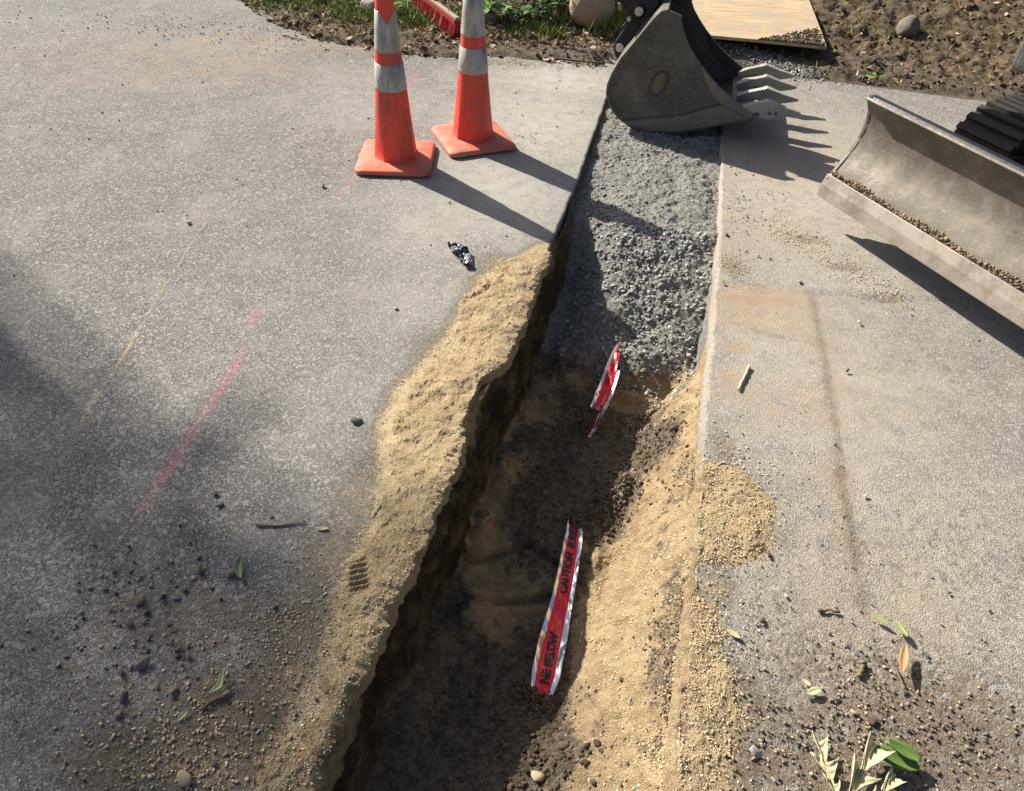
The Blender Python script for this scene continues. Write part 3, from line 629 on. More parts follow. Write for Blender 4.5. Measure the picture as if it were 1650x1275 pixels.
# crumbs on the right bank and broken asphalt under its edge
pts = []; szs = []
n = 9000; s1 = rng.uniform(-2.2, -.35, n); v1 = rng.uniform(.45, .70, n); z1, _ = floor_z(s1, v1); k_ = blobs(s1, v1, DIRTB) < .5; k_ &= rng.random(n) < .3+.7*sstep(-.1, .3, fbm(s1, v1, 6, 3, 301)); x1, y1 = xy(s1, v1)
scatter('bank_crumbs', np.stack([x1, y1, z1], -1)[k_], sizes(n, .0012, .0055, 3)[k_], M['sandclod'], 'small crumbs of damp sand on the sunlit right side of the trench', 'sand', 44, .2)
n = 2600; s1 = rng.uniform(-2.1, -.6, n); v1 = vR(s1)-.012-.045*rng.random(n)**1.5; z1, _ = floor_z(s1, v1); z1 = np.maximum(z1, -.075+.0*z1); k_ = rng.random(n) < sstep(-.05, .25, fbm(s1, v1*0, 4, 3, 311)); x1, y1 = xy(s1, v1)
scatter('asphalt_crumbs', np.stack([x1, y1, z1], -1)[k_], sizes(n, .0012, .006, 3)[k_], M['grit'], 'broken grey asphalt crumbs under the right edge of the trench', 'rubble', 45, .3)
# grit on the pavements
pts = []; szs = []
n = 5200; x1 = rng.uniform(-4.2, 3.4, n); y1 = rng.uniform(.35, 5.2, n); a, b = sv(x1, y1)
dn = .10+.90*sstep(.5, .75, fbm(x1, y1, 2.2, 3, 11)+.5); ok = ((b < vL(a)-.01) | (b > vR(a)+.01)) & (rng.random(n) < dn); x1 = x1[ok]; y1 = y1[ok]
pts.append(np.stack([x1, y1, x1*0], -1)); szs.append(sizes(len(x1), .0010, .0055, 5)*np.clip(y1/1.6, .8, 1.6))
for px, py, rx, ry, m, sm in [(230, 980, .12, .10, 260, .010), (260, 1060, .18, .08, 180, .008), (330, 1220, .22, .08, 420, .008), (560, 1000, .12, .25, 200, .004), (640, 740, .05, .2, 120, .004), (1400, 1190, .22, .08, 900, .007), (1300, 1200, .16, .07, 600, .007), (1500, 1180, .2, .12, 700, .007), (1390, 1080, .08, .06, 200, .006), (1240, 1010, .2, .1, 200, .004),
                              (900, 240, .15, .12, 120, .005), (830, 225, .07, .05, 90, .006), (1250, 330, .12, .12, 200, .005), (1350, 830, .06, .2, 160, .005), (760, 395, .06, .05, 60, .005), (1195, 740, .05, .1, 70, .006), (500, 860, .1, .15, 120, .004), (1340, 120, .45, .15, 500, .012), (430, 50, .8, .14, 900, .010), (750, 95, .8, .08, 500, .010), (1185, 330, .05, .12, 260, .006)]:
    a = at(px, py); q = np.stack([a[0]+rng.normal(0, rx, m), a[1]+rng.normal(0, ry, m), np.zeros(m)], -1)
    c_, b_ = sv(q[:, 0], q[:, 1]); ok = (b_ < vL(c_)-.01) | (b_ > vR(c_)+.01); q = q[ok]; pts.append(q); szs.append(sizes(len(q), .0012, sm, 3))
scatter('grit', np.concatenate(pts), np.concatenate(szs), M['grit'], 'fine grit and dark crumbs scattered over the pavement', 'grit', 6, .2)
# far side gravel ridge beside the bucket
n = 2600; f = rng.random(n); p0 = at(1165, 82); p1 = at(1300, 118); q = p0[None]*(1-f[:, None])+p1[None]*f[:, None]; q[:, :2] += rng.normal(0, .07, (n, 2)); q[:, 2] = .05*np.exp(-((q[:, 1]-(p0[1]*(1-f)+p1[1]*f))/.07)**2)*(1-f*.8)-.002
scatter('gravel_ridge', q, sizes(n, .004, .015, 2), M['gravel'], 'pale gravel windrow behind the bucket below the plywood', 'gravel', 8, .3)
#__NEXT__
# ---------------------------------------------------------------- far ground: soil bank beyond the pavement
def bank_edge(x):      # y where the soil starts, by x
    P = [(60, -70), (300, -45), (395, 2), (440, 34), (520, 62), (620, 80), (720, 90), (850, 96), (960, 103), (1010, 90), (1120, 92), (1200, 100), (1290, 112), (1370, 122), (1462, 132), (1600, 150)]
    a = np.array([at(*p)[:2] for p in P]); o = np.argsort(a[:, 0]); return np.interp(x, a[o, 0], a[o, 1])
def bank_z(x, y):
    e = bank_edge(x)+.12*fbm(x, x*0, 3, 4, 5)+.07*fbm(x, y, 10, 4, 6, .65)
    d = y-e
    z = -.02+.045*np.tanh(np.maximum(d, -.3)/.05)*.5+.022+.10*sstep(.1, 1.5, d)*sstep(-.3, -1.3, x)*.6+.16*sstep(.2, 1.6, d)*sstep(-.9, .4, x)
    z = z+(.035*np.abs(fbm(x, y, 3, 4, 15))+.018*fbm(x, y, 14, 5, 25, .7))*sstep(-.02, .25, d)
    soil = sstep(1.5, 2.4, x)*sstep(0, .3, d)
    z = z+soil*(.07*np.abs(fbm(x, y, 4, 5, 71, .65))+.02*np.abs(fbm(x, y, 22, 3, 72)))
    return z, d
xs = np.concatenate([np.linspace(-9, -4.4, 40, endpoint=False), np.arange(-4.4, 4.8, .018), np.linspace(4.8, 12, 40)])
ys = np.concatenate([np.arange(4.3, 7.6, .018), np.linspace(7.6, 14, 50)])
X, Y = np.meshgrid(xs, ys, indexing='xy'); Z, Dd = bank_z(X, Y)
gr = blobxy(X, Y, [(520, 10, .5, .25, .9), (400, 5, .4, .2, .8), (640, 30, .3, .3, .6), (850, 45, .5, .2, .5)])
gv = np.maximum(blobxy(X, Y, [(930, 95, .35, .12, 1), (1230, 100, .4, .12, 1), (1000, 90, .2, .2, 1)]), sstep(.5, -.1, Dd)*.3)
F = gridF(len(ys), len(xs)); keep = (Dd.reshape(-1)[F] > -.25).any(1)
me = npmesh('soil_bank', np.stack([X, Y, Z], -1).reshape(-1, 3), F[keep], dict(green=gr, gravel=gv))
link('soil_bank', me, M['bank'], smooth=True, kind='structure')
# meadow around everything, out to the horizon (with a hole where the finer ground lies)
def m_field():
    s = NM('far_grass_ground'); c = s.mix(s.ramp(s.noise(.6, 6, .7), .35, .65), (.06, .075, .025), (.13, .115, .06)); return s.fin(c, .95, 0, s.bump(s.noise(12, 5, .7), .03, .8), .1)
a, b = 400, 8.5
ringx = [-a, -b, 9.5, a]; ringy = [-a, -5.5, 13.5, a]; V = [(x, y, -.05) for y in ringy for x in ringx]
F = [[i+4*j, i+1+4*j, i+5+4*j, i+4+4*j] for j in range(3) for i in range(3) if not (i == 1 and j == 1)]
link('far_ground', pymesh('far_ground', V, F), m_field(), kind='structure')

def batch_quads(name, C, A, B, mat, bend=None, **k):
    """leaf-like quads: centre C, half-length vector A, half-width B -> two bent quads each"""
    n = len(C); up = np.zeros((n, 3)); up[:, 2] = 1 if bend is None else bend
    P = np.stack([C-A, C-A*.3-B, C-A*.3+B, C+A*.35-B*.85, C+A*.35+B*.85, C+A], 1)
    P[:, 0] += up*0; P[:, 1:5] += 0; P[:, [0, 5]] += (up*.35*np.linalg.norm(A, axis=1)[:, None])[:, None, :]
    V = P.reshape(-1, 3); base = (np.arange(n)*6)[:, None]
    F = np.concatenate([base+np.array([[0, 1, 2]]), base+np.array([[1, 3, 2]]), base+np.array([[3, 4, 2]]), base+np.array([[3, 5, 4]])], 0)
    return link(name, npmesh(name, V, F), mat, **k)
def rdir(n, zs=.4):
    a = rng.uniform(0, 2*math.pi, n); z = rng.normal(0, zs, n); d = np.stack([np.cos(a), np.sin(a), z], -1); return d/np.linalg.norm(d, axis=1)[:, None]
# dry leaf litter
n = 30000; x = rng.uniform(-3.9, 4.3, n); e = bank_edge(x); y = e-.06+2.2*rng.random(n)**1.1; z, d = bank_z(x, y)
dn = np.clip(.35+.9*fbm(x, y, 2.5, 3, 41)+.2, .08, 1)*np.where(x > 1.2, .20, 1); ok = rng.random(n) < dn; x, y, z = x[ok], y[ok], np.maximum(z[ok], .0)
n = len(x); L = sizes(n, .008, .032, 2)[:, None]; A = rdir(n, .35)*L; T = np.cross(A, rdir(n, 1.2)); T = T/np.linalg.norm(T, axis=1)[:, None]*L*rng.uniform(.15, .5, (n, 1))
batch_quads('leaf_litter', np.stack([x, y, z+.008], -1), A, T, M['litter'], bend=rng.uniform(-.5, 1.2, n), label='dry brown leaf litter covering the bank beyond the pavement', cat='leaf litter', kind='stuff')
# soil clods on the bank
n = 6500; x = rng.uniform(-3.5, 4.0, n); e = bank_edge(x); y = e-.05+1.9*rng.random(n)**1.3; z, d = bank_z(x, y); ok = rng.random(n) < np.where(x > 1.5, 1, .45); x, y, z = x[ok], y[ok], np.maximum(z[ok], 0)
scatter('bank_clods', np.stack([x, y, z], -1), sizes(len(x), .004, .028, 4), M['soilclod'], 'brown soil crumbs covering the bank at the top', 'soil', 11, .35)
def bat(px, py):
    z = 0.
    for _ in range(8): p = at(px, py, z); z = .5*z+.5*max(0., float(bank_z(np.array([p[0]]), np.array([p[1]]))[0][0]))
    return at(px, py, z)
# grass
def grass(name, spots, label, mat, per=10):
    C = []; A = []; B = []
    for px, py, rx, ry, m, h in spots:
        p = bat(px, py) if py > 0 else at(px, py); x = p[0]+rng.normal(0, rx, m); y = p[1]+rng.normal(0, ry, m); y = np.maximum(y, bank_edge(x)-.02)
        z, _ = bank_z(x, y)
        d = np.stack([rng.normal(0, .55, m), rng.normal(0, .55, m), np.ones(m)], -1); d /= np.linalg.norm(d, axis=1)[:, None]
        hh = h*rng.uniform(.4, 1.1, (m, 1)); A.append(d*hh/2); C.append(np.stack([x, y, z], -1)+d*hh/2)
        w = rdir(m, .1); w = np.cross(w, d); B.append(w/np.linalg.norm(w, axis=1)[:, None]*.0022*rng.uniform(.6, 1.8, (m, 1)))
    return batch_quads(name, np.concatenate(C), np.concatenate(A), np.concatenate(B), mat, bend=0.0, label=label, cat='grass', kind='stuff')
grass('grass', [(520, 8, .35, .14, 800, .06), (440, 5, .25, .08, 350, .05), (585, 25, .2, .12, 700, .06), (640, 30, .14, .12, 600, .07), (700, 38, .10, .06, 300, .05), (850, 45, .10, .05, 200, .06), (885, 55, .05, .04, 160, .08), (830, 60, .25, .05, 250, .04), (990, 45, .12, .1, 350, .13), (930, 30, .2, .1, 300, .12), (780, 22, .12, .08, 250, .08),
                (1400, 30, .3, .2, 70, .05), (1340, 10, .2, .2, 30, .06), (250, -20, .8, .2, 1200, .06), (100, -20, .6, .2, 900, .06), (750, 15, .3, .2, 500, .06), (1500, 60, .5, .3, 200, .06), (600, 60, .3, .04, 160, .03)],
      'short green grass tufts on the bank at the far edge of the pavement', M['grass'])

# leafy weeds, each its own plant
def leaf_quad(c, d, n_, L, W, curl=.25, seg=5):
    d = np.array(d)/np.linalg.norm(d); w = np.cross(d, n_); w /= np.linalg.norm(w); n2 = np.cross(w, d); V = []; F = []
    for i in range(seg+1):
        t = i/seg; hw = W*math.sin(math.pi*min(1, t*.92+.06))**.8*.5; c_ = c+d*L*t-n2*curl*L*t*t
        V += [c_-w*hw+n2*hw*.25, c_-n2*hw*.0, c_+w*hw+n2*hw*.25]
    for i in range(seg):
        for j in (0, 1): a = i*3+j; F.append([a, a+1, a+4, a+3])
    return V, F
def weed(px, py, h, nl, L, W, mat, label, group, seed, stemr=.002, spread=.1, z=None):
    r = np.random.default_rng(seed); p = bat(px, py) if z is None else at(px, py); zz = float(bank_z(np.array([p[0]]), np.array([p[1]]))[0][0]) if z is None else z
    root = empty('leafy_weed', (p[0], p[1], zz), label=label, cat='plant', group=group)
    lf = []; st = []
    for k in range(max(3, nl//5)):
        top = np.array([r.normal(0, spread), r.normal(0, spread), h*r.uniform(.6, 1.05)]); mid = top*.5+np.array([0, 0, .15*h])
        st.append(tube([np.zeros(3), mid, top], [stemr, stemr*.8, stemr*.4], 5))
        for q in range(max(2, nl//max(3, nl//5))):
            t = r.uniform(.25, 1); c = mid*2*t*(1-t)*1.0+top*t*t; a = r.uniform(0, 6.28); d = np.array([math.cos(a), math.sin(a), r.uniform(-.1, .7)])
            lf.append(leaf_quad(c, d, np.array([0, 0, 1.]), L*r.uniform(.6, 1.2), W*r.uniform(.7, 1.2), r.uniform(.1, .5)))
    link('foliage', pymesh('foliage', *join(lf)), mat, root, smooth=True); link('stem', pymesh('stem', *join(st)), M['twig'], root, smooth=True)
    return root
G = 'leafy weeds on the soil bank'
weed(880, 22, .22, 14, .07, .045, M['leaf'], 'bright green weed with broad leaves between the bank boulders', G, 1, spread=.06)
weed(800, 12, .25, 60, .05, .03, M['weed_dark'], 'dark leafy weed right behind the second traffic cone', G, 2, spread=.14)
weed(845, 8, .28, 60, .055, .035, M['weed_dark'], 'dark leafy weed in shade between the cone and the boulders', G, 3, spread=.16)
weed(925, 42, .10, 14, .03, .012, M['leaf'], 'small star-shaped green weed in front of the tan boulder', G, 4, spread=.03)
weed(640, 22, .12, 30, .045, .02, M['leaf'], 'low green weed just right of the top of the first cone', G, 5, spread=.09)
weed(985, 30, .30, 20, .05, .014, M['weed_dark'], 'thin spindly weed beside the excavator coupler', G, 6, spread=.10)
for i_, (a_, b_, h_) in enumerate([(868, 34, .15), (900, 22, .18), (828, 36, .12), (1000, 30, .16), (975, 20, .2), (790, 26, .14)]):
    weed(a_, b_, h_, 70, .055, .035, M['weed_dark'] if i_ % 2 == 0 else M['leaf'], ['dark bushy weed above the round rock on the bank', 'green bushy weed tallest behind the boulders', 'low dark weed closest to the pavement right of the second cone', 'green weed leaning against the excavator coupler', 'dark tall weed over the tan boulder', 'green weed directly behind the top of the second cone'][i_], G, 60+i_, spread=.13)
weed(900, -10, .22, 26, .06, .04, M['leaf'], 'green weed with drooping leaves behind the boulders', G, 7, spread=.10)
weed(1405, 125, .03, 8, .07, .025, M['leaf'], 'flattened green weed lying at the soil edge right of the bucket teeth', G, 8, spread=.05, z=.005)

# boulders
def boulder(px, py, r3, mat, seed, rot, label, sink=.35):
    bm = bmesh.new(); bmesh.ops.create_icosphere(bm, subdivisions=4, radius=1); r = np.random.default_rng(seed)
    V = np.array([v.co[:] for v in bm.verts])
    for _ in range(6):
        d = r.standard_normal(3); d /= np.linalg.norm(d); k = r.uniform(.72, .92); e = V@d; V = V-np.outer(np.maximum(0, e-k)*.85, d)
    V = V*(1+.05*fbm(V[:, 0]+V[:, 2], V[:, 1]-V[:, 2], 2, 4, seed))[:, None]*np.array(r3)
    for v, c in zip(bm.verts, V): v.co = c
    me = bpy.data.meshes.new('boulder'); bm.to_mesh(me); bm.free(); p = bat(px, py)
    o = link('boulder', me, mat, smooth=True, label=label, cat='rock', group='boulders on the soil bank'); z = float(bank_z(np.array([p[0]]), np.array([p[1]]))[0][0])
    o.location = (p[0], p[1], z+r3[2]*(1-2*sink)); o.rotation_euler = (0, 0, rot); return o
boulder(788, 33, (.062, .05, .05), M['boulder'], 1, .3, 'small round grey rock just right of the second cone', .25)
boulder(912, 22, (.07, .10, .13), M['boulder'], 2, .5, 'upright grey boulder left of the big tan boulder', .2)
boulder(952, 34, (.16, .13, .17), M['boulder_tan'], 3, .1, 'large tan boulder behind the excavator coupler', .22)
boulder(602, 16, (.11, .08, .06), M['boulder'], 4, .2, 'low pale rock half hidden by the top of the first cone', .3)
boulder(520, 4, (.09, .06, .045), M['boulder'], 5, .8, 'flat pale rock lying in grass left of the cones', .3)
boulder(720, -6, (.13, .10, .09), M['boulder'], 6, .8, 'grey rock in the weeds behind the red broom', .3)
boulder(1462, 50, (.11, .08, .09), M['boulder'], 7, 1.2, 'dull grey brown rock half buried in loose soil right of the plywood', .46)

# ---------------------------------------------------------------- traffic cones
def make_cone(px, py, rz, label, h=.78, tear=False, seed=0):
    p = at(px, py); root = empty('traffic_cone', (p[0], p[1], .003), rz, label=label, cat='traffic cone', group='orange traffic cones')
    # base: rounded square with notched corners and a raised middle
    def sq(hw, rr, n=10):
        P = []
        for q in range(4):
            cx_, cy_ = [(1, 1), (-1, 1), (-1, -1), (1, -1)][q]
            for k in range(n+1):
                a = math.pi/2*q+math.pi/2*k/n; P.append((cx_*(hw-rr)+rr*math.cos(a), cy_*(hw-rr)+rr*math.sin(a)))
        return P
    rows = []
    for hw, z, rr in [(.170, .0, .035), (.178, .005, .038), (.180, .014, .038), (.175, .023, .037), (.166, .027, .035), (.140, .030, .03), (.118, .034, .05)]: rows.append([(x, y, z-(.004*math.sin(x*30+seed) if z > .02 else 0)*.4) for x, y in sq(hw, rr)])
    m = len(rows[0]); V = [q for r_ in rows for q in r_]; F = [[i*m+k, i*m+(k+1) % m, (i+1)*m+(k+1) % m, (i+1)*m+k] for i in range(len(rows)-1) for k in range(m)]
    F.append(list(range(m))[::-1]); F.append([(len(rows)-1)*m+k for k in range(m)])
    link('base', pymesh('base', V, F), M['cone_base'], root, smooth=True)
    NS = 64
    def rad(z): return .104-.092*z if z < .70 else .104-.092*.70-(z-.70)*.06
    def ring(z, off=0.0, dip=None):
        o = []
        for k in range(NS):
            a = 2*math.pi*k/NS; zz = z if dip is None else dip(a, z); r_ = rad(zz)+off
            oc = 1/math.cos(((a+math.pi/8) % (math.pi/4))-math.pi/8)*.965; wq = max(0, 1-zz/.30)**1.2
            r_ *= (1-wq)+wq*oc*1.01; o.append((r_*math.cos(a), r_*math.sin(a), zz))
        return o
    def skin(rs, closed_top=False):
        V = [q for r_ in rs for q in r_]; F = [[i*NS+k, i*NS+(k+1) % NS, (i+1)*NS+(k+1) % NS, (i+1)*NS+k] for i in range(len(rs)-1) for k in range(NS)]
        if closed_top: F.append([(len(rs)-1)*NS+k for k in range(NS)])
        return V, F
    body = [ring(.030, .010), ring(.036, .004), ring(.045)]+[ring(z) for z in np.linspace(.07, h-.012, 26)]+[ring(h-.004, -.004), ring(h, -.012)]
    link('body', pymesh('body', *skin(body, True)), M['cone'], root, smooth=True)
    def band(z0, z1, dip=None):
        rs = [ring(z0, .0002), ring(z0+.0008, .0022)]+[ring(z, .0022) for z in np.linspace(z0+.01, z1-.07, 5)]+[ring(z1-.0008, .0022, dip), ring(z1, .0002, dip)]
        link('reflective_band', pymesh('reflective_band', *skin(rs)), M['cone_band'], root, smooth=True)
    band(.350, .462)
    if tear:
        face = math.atan2(-p[1], -p[0])-rz
        def dip(a, z):
            d = abs((a-face-.12+math.pi) % (2*math.pi)-math.pi); return z-.050*max(0, 1-d/.75)
        band(.512, .672, dip)
    else: band(.512, .686)
    return root
make_cone(639, 259, .03, 'orange traffic cone nearest the left side, square to view, upper white band torn', tear=True)
make_cone(762, 227, .42, 'orange traffic cone nearer the trench with its base turned and scuffed side', seed=2)

# ---------------------------------------------------------------- push broom
bl = at(668, 14, .0); br = at(738, 70, .0); bd = (br-bl)/np.linalg.norm(br-bl); bn = np.array([-bd[1], bd[0], 0]); bn = -bn if bn[1] > 0 else bn   # bn points to viewer
z0 = float(bank_z(np.array([br[0]]), np.array([br[1]]))[0][0])
root = empty('push_broom', (float((bl+br)[0]/2), float((bl+br)[1]/2), 0), label='red bristled push broom standing on the leaf litter behind the cones', cat='broom')
mc = (bl+br)/2; loc = lambda P: P-np.array([mc[0], mc[1], 0])
Lb = np.linalg.norm(br-bl)*.5
blk = box(np.array([0, 0, .150]), (2*Lb, .030, .018), (bd, bn, (0, 0, 1)))
mw = m_var('pale_broom_wood', [(.30, .25, .19), (.44, .38, .30)], 8, .8, island=False)
link('broom_block', bevelled(pymesh('broom_block', *blk), .005), mw, root)
C = []; A = []; B = []; n = 5200
f = rng.uniform(-1, 1, n); wd = rng.uniform(-1, 1, n); droop = .018+.012*np.sin(f*5)
top = bd[None]*(f*Lb*.99)[:, None]+bn[None]*(wd*.014)[:, None]+np.array([0, 0, .141]); splay = rng.normal(0, .006, (n, 3))
bot = bd[None]*(f*Lb*1.01)[:, None]+bn[None]*(wd*.034+.012)[:, None]+splay; bot[:, 2] = .03+rng.uniform(-.006, .006, n)+(.012*np.abs(np.sin(f*7)))
A = (top-bot)/2; C = (top+bot)/2; B = np.cross(A, rdir(n, .2)); B = B/np.linalg.norm(B, axis=1)[:, None]*.0016
mbr = m_var('red_bristles', [(.20, .012, .018), (.42, .03, .04), (.60, .07, .08), (.50, .25, .22)], 30, .8, spec=.2)
batch_quads('bristles', C, A, B, mbr, bend=0.0, parent=root)
core = box(np.array([0, 0, .088])+bn*.006, (2*Lb*.985, .030, .105), (bd, bn, (0, 0, 1)))
link('bristle_core', pymesh('bristle_core', *core), m_var('red_bristle_mass', [(.16, .01, .015), (.36, .03, .035)], 120, .95, island=False, bumpd=.006, bscale=160), root)
hd = np.array([.10, .42, 1.0]); hd /= np.linalg.norm(hd); b0 = np.array([0, 0, .165])
link('handle', pymesh('handle', *tube([b0, b0+hd*.14, b0+hd*1.45], [.013, .014, .013], 12)), m_var('yellow_handle_wood', [(.50, .27, .06), (.62, .38, .12)], 12, .6, island=False), root, smooth=True)
for sg in (-1, 1):
    link('brace', pymesh('brace', *tube([bd*sg*Lb*.62+np.array([0, 0, .160]), b0+hd*.34+bd*sg*.03, b0+hd*.42+bd*sg*.012], .0045, 8)), M['chrome'], root, smooth=True)

# ---------------------------------------------------------------- plywood
f0 = at(1118, 56, .12); f1 = at(1332, 76, .12); b1 = at(1344, -40, .20); e = (f1-f0)/np.linalg.norm(f1-f0); bk = (b1-f1); bk -= e*(bk@e); bk /= np.linalg.norm(bk); up = np.cross(e, bk); up = up if up[2] > 0 else -up
c0 = f1-e*1.22; th = .019
def sag(a, b): return .006*math.sin(a*2.2)+.004*math.sin(b*3)
nu, nv = 14, 20; V = []; 
for k in (0, 1):
    for j in range(nv+1):
        for i in range(nu+1): V.append(c0+e*1.22*i/nu+bk*2.44*j/nv+up*(sag(i/nu*1.22, j/nv*2.44)-(0 if k == 0 else th)))
N = (nu+1)*(nv+1); F = []
for j in range(nv):
    for i in range(nu): a = j*(nu+1)+i; F.append([a, a+1, a+nu+2, a+nu+1]); F.append([N+a, N+a+nu+1, N+a+nu+2, N+a+1])
for i in range(nu): F.append([i, N+i, N+i+1, i+1]); a = nv*(nu+1)+i; F.append([a, a+1, N+a+1, N+a])
for j in range(nv): a = j*(nu+1); F.append([a, a+nu+1, N+a+nu+1, N+a]); a += nu; F.append([a, N+a, N+a+nu+1, a+nu+1])
def m_ply():
    s = NM('plywood'); mp = s.n('ShaderNodeMapping'); s.L(s.P, mp.inputs[0]); mp.inputs['Rotation'].default_value = (0, 0, -math.atan2(e[1], e[0])+0); mp.inputs['Scale'].default_value = (1.2, 14, 1)
    g = s.noise(3, 6, .6, vec=mp.outputs[0], dist=1.2)
    c = s.mix(s.ramp(g, .35, .65), (.38, .28, .17), (.54, .415, .27)); c = s.mix(s.ramp(s.noise(5, 5, .7), .42, .68, 0, .8), c, (.36, .31, .24))
    c = s.mix(s.ramp(s.noise(60, 3, .6), .68, .74, 0, .7), c, (.14, .10, .07))
    return s.fin(c, .8, 0, s.bump(g, .001, .6), .2)
o = link('plywood_sheet', pymesh('plywood_sheet', V, F), m_ply(), label='sheet of plywood lying flat on the soil bank behind the bucket', cat='plywood')
# loose soil piled on its near corner
n = 1600; fu = rng.random(n)**.8; fv = rng.random(n)**1.6
P = (f1[None]-e[None]*(.02+.42*(1-fu))[:, None]*1+bk[None]*(.005+.30*fv*fu)[:, None]); P += up[None]*(.003+.028*np.abs(fbm(P[:, 0], P[:, 1], 12, 3, 5))*fu)[:, None]
scatter('loose_soil', P, sizes(n, .003, .016, 3), M['soilclod'], 'loose brown soil heaped on the near corner of the plywood', 'soil', 21, .3)
n = 160; P = c0[None]+e[None]*(rng.random(n)*1.2)[:, None]+bk[None]*(rng.random(n)*1.2)[:, None]+up*.003
scatter('plywood_crumbs', P, sizes(n, .002, .010, 3), M['soilclod'], 'a few soil crumbs sprinkled over the plywood face', 'soil', 22, .3)
n = 900; fu = rng.random(n); P = f1[None]+e[None]*(rng.uniform(-.2, .35, n))[:, None]-bk[None]*(rng.uniform(0, .5, n))[:, None]; P[:, 2] = .0

# ---------------------------------------------------------------- excavator
EX = empty('mini_excavator', (2.63, 2.84, 0), label='mini excavator with a worn toothed bucket resting on the gravel and a raised dusty blade', cat='excavator')
EXL = np.array([2.63, 2.84, 0.])
def exlink(name, me, mat, parent=None, **k):
    """meshes are written in world metres; shift them to the machine's base"""
    off = EXL; me.transform(Matrix.Translation(Vector(-off))); return link(name, me, mat, parent or EX, **k)
BO = at(1080, 212, 0.0); ba = np.array([.98, -.20, 0]); ba /= np.linalg.norm(ba); bw = np.array([.20, .98, 0]); bw /= np.linalg.norm(bw)
def pl(px, py, w=0.0):
    d = ray(px, py); o = BO+bw*w; t = ((o-CP)@bw)/(d@bw); return CP+d*t
W = .62
back = [(1099, 27), (1088, 21), (1077, 17), (1066, 20), (1053, 33), (1040, 49), (1020, 73), (1002, 94), (988, 117), (980, 136), (978, 150), (983, 170), (996, 189), (1015, 203), (1045, 212), (1087, 213.5), (1119, 209), (1151, 202), (1185, 195), (1214, 189)]
front = [(1214, 185), (1204, 178), (1184, 163), (1161, 143), (1145, 125), (1130, 106), (1118, 88), (1108, 70), (1102, 52), (1098, 36)]
BK = [pl(*p) for p in back]; FR = [pl(*p) for p in front]
outline_b = BK+FR
bparts = []
bucket = exlink('bucket', bevelled(pymesh('bucket', *prism(outline_b, bw*.016)), .002, 1), M['bucket'])
exlink('side_plate', bevelled(pymesh('side_plate', *prism([p+bw*(W-.016) for p in outline_b], bw*.016)), .002, 1), M['bucket'], bucket)
# wrapped shell: thickness inwards
cen = sum(outline_b)/len(outline_b)
def inset(P, d):
    o = []
    for i, p in enumerate(P):
        t = P[min(i+1, len(P)-1)]-P[max(i-1, 0)]; n_ = np.cross(t, bw); n_ /= np.linalg.norm(n_)
        if n_@(cen-p) < 0: n_ = -n_
        o.append(p+n_*d)
    return o
SH = BK[2:]; o_ = inset(SH, -.006); i_ = inset(SH, .010); m = len(SH)
V = [p-bw*.004 for p in o_]+[p-bw*.004 for p in i_]+[p+bw*(W+.004) for p in o_]+[p+bw*(W+.004) for p in i_]; F = []
for i in range(m-1): F += [[i, i+1, m+i+1, m+i], [2*m+i, 3*m+i, 3*m+i+1, 2*m+i+1], [i, 2*m+i, 2*m+i+1, i+1], [m+i, m+i+1, 3*m+i+1, 3*m+i]]
F += [[0, m, 3*m, 2*m], [m-1, 3*m-1, 4*m-1, 2*m-1]]
F[-1] = [m-1, 2*m-1+0, 4*m-1, 3*m-1]
exlink('shell', pymesh('shell', V, F), M['bucket'], bucket, smooth=False)
# heel wear plate on the near side (lower third)
wp = [(1006, 197), (1030, 193), (1070, 190), (1100, 186), (1130, 178), (1158, 170), (1190, 176), (1210, 186), (1214, 188.5), (1185, 194), (1151, 201), (1119, 207.5), (1087, 212), (1045, 210.5), (1016, 202)]
exlink('heel_plate', bevelled(pymesh('heel_plate', *prism([pl(*p)-bw*.006 for p in wp], bw*.006)), .0015, 1), M['bucket_wear'], bucket)
sc_ = [(1161, 143), (1184, 163), (1204, 178), (1214, 185.5), (1210, 188), (1190, 181), (1165, 168), (1147, 150), (1136, 130), (1130, 106), (1145, 125)]
exlink('side_cutter', bevelled(pymesh('side_cutter', *prism([pl(*p)-bw*.010 for p in sc_], bw*.010)), .002, 1), M['bucket_wear'], bucket)
exlink('side_cutter', bevelled(pymesh('side_cutter', *prism([pl(*p)+bw*(W-.026) for p in sc_], bw*.010)), .002, 1), M['bucket_in'], bucket)
# worn oval maker's badge
bc = pl(1061.5, 134, 0)-bw*.004; ua = np.array(pl(1072, 118)-pl(1051, 150)); la = np.linalg.norm(ua)/2; ua = ua/np.linalg.norm(ua); va = np.cross(ua, bw)
V = [bc+ua*la*1.0*math.cos(t)+va*la*.60*math.sin(t) for t in np.linspace(0, 2*math.pi, 40, endpoint=False)]
def m_badge():
    s = NM('worn_badge'); mp = s.n('ShaderNodeMapping'); s.L(s.P, mp.inputs[0]); mp.inputs['Scale'].default_value = (90, 90, 9); mp.inputs['Rotation'].default_value = (0, .5, 0)
    g = s.noise(1, 3, .6, vec=mp.outputs[0]); c = s.mix(s.ramp(g, .45, .62), (.165, .125, .055), (.05, .04, .025)); c = s.mix(s.ramp(s.noise(9, 3), .56, .62), c, (.09, .075, .055)); return s.fin(c, .6, 0)
exlink('badge', pymesh('badge', *prism(V, bw*.006)), m_badge(), bucket)
V = [bc+bw*.0015+ua*la*1.16*math.cos(t)+va*la*.72*math.sin(t) for t in np.linspace(0, 2*math.pi, 40, endpoint=False)]
exlink('badge_rim', pymesh('badge_rim', *prism(V, bw*.004)), M['bucket_in'], bucket)
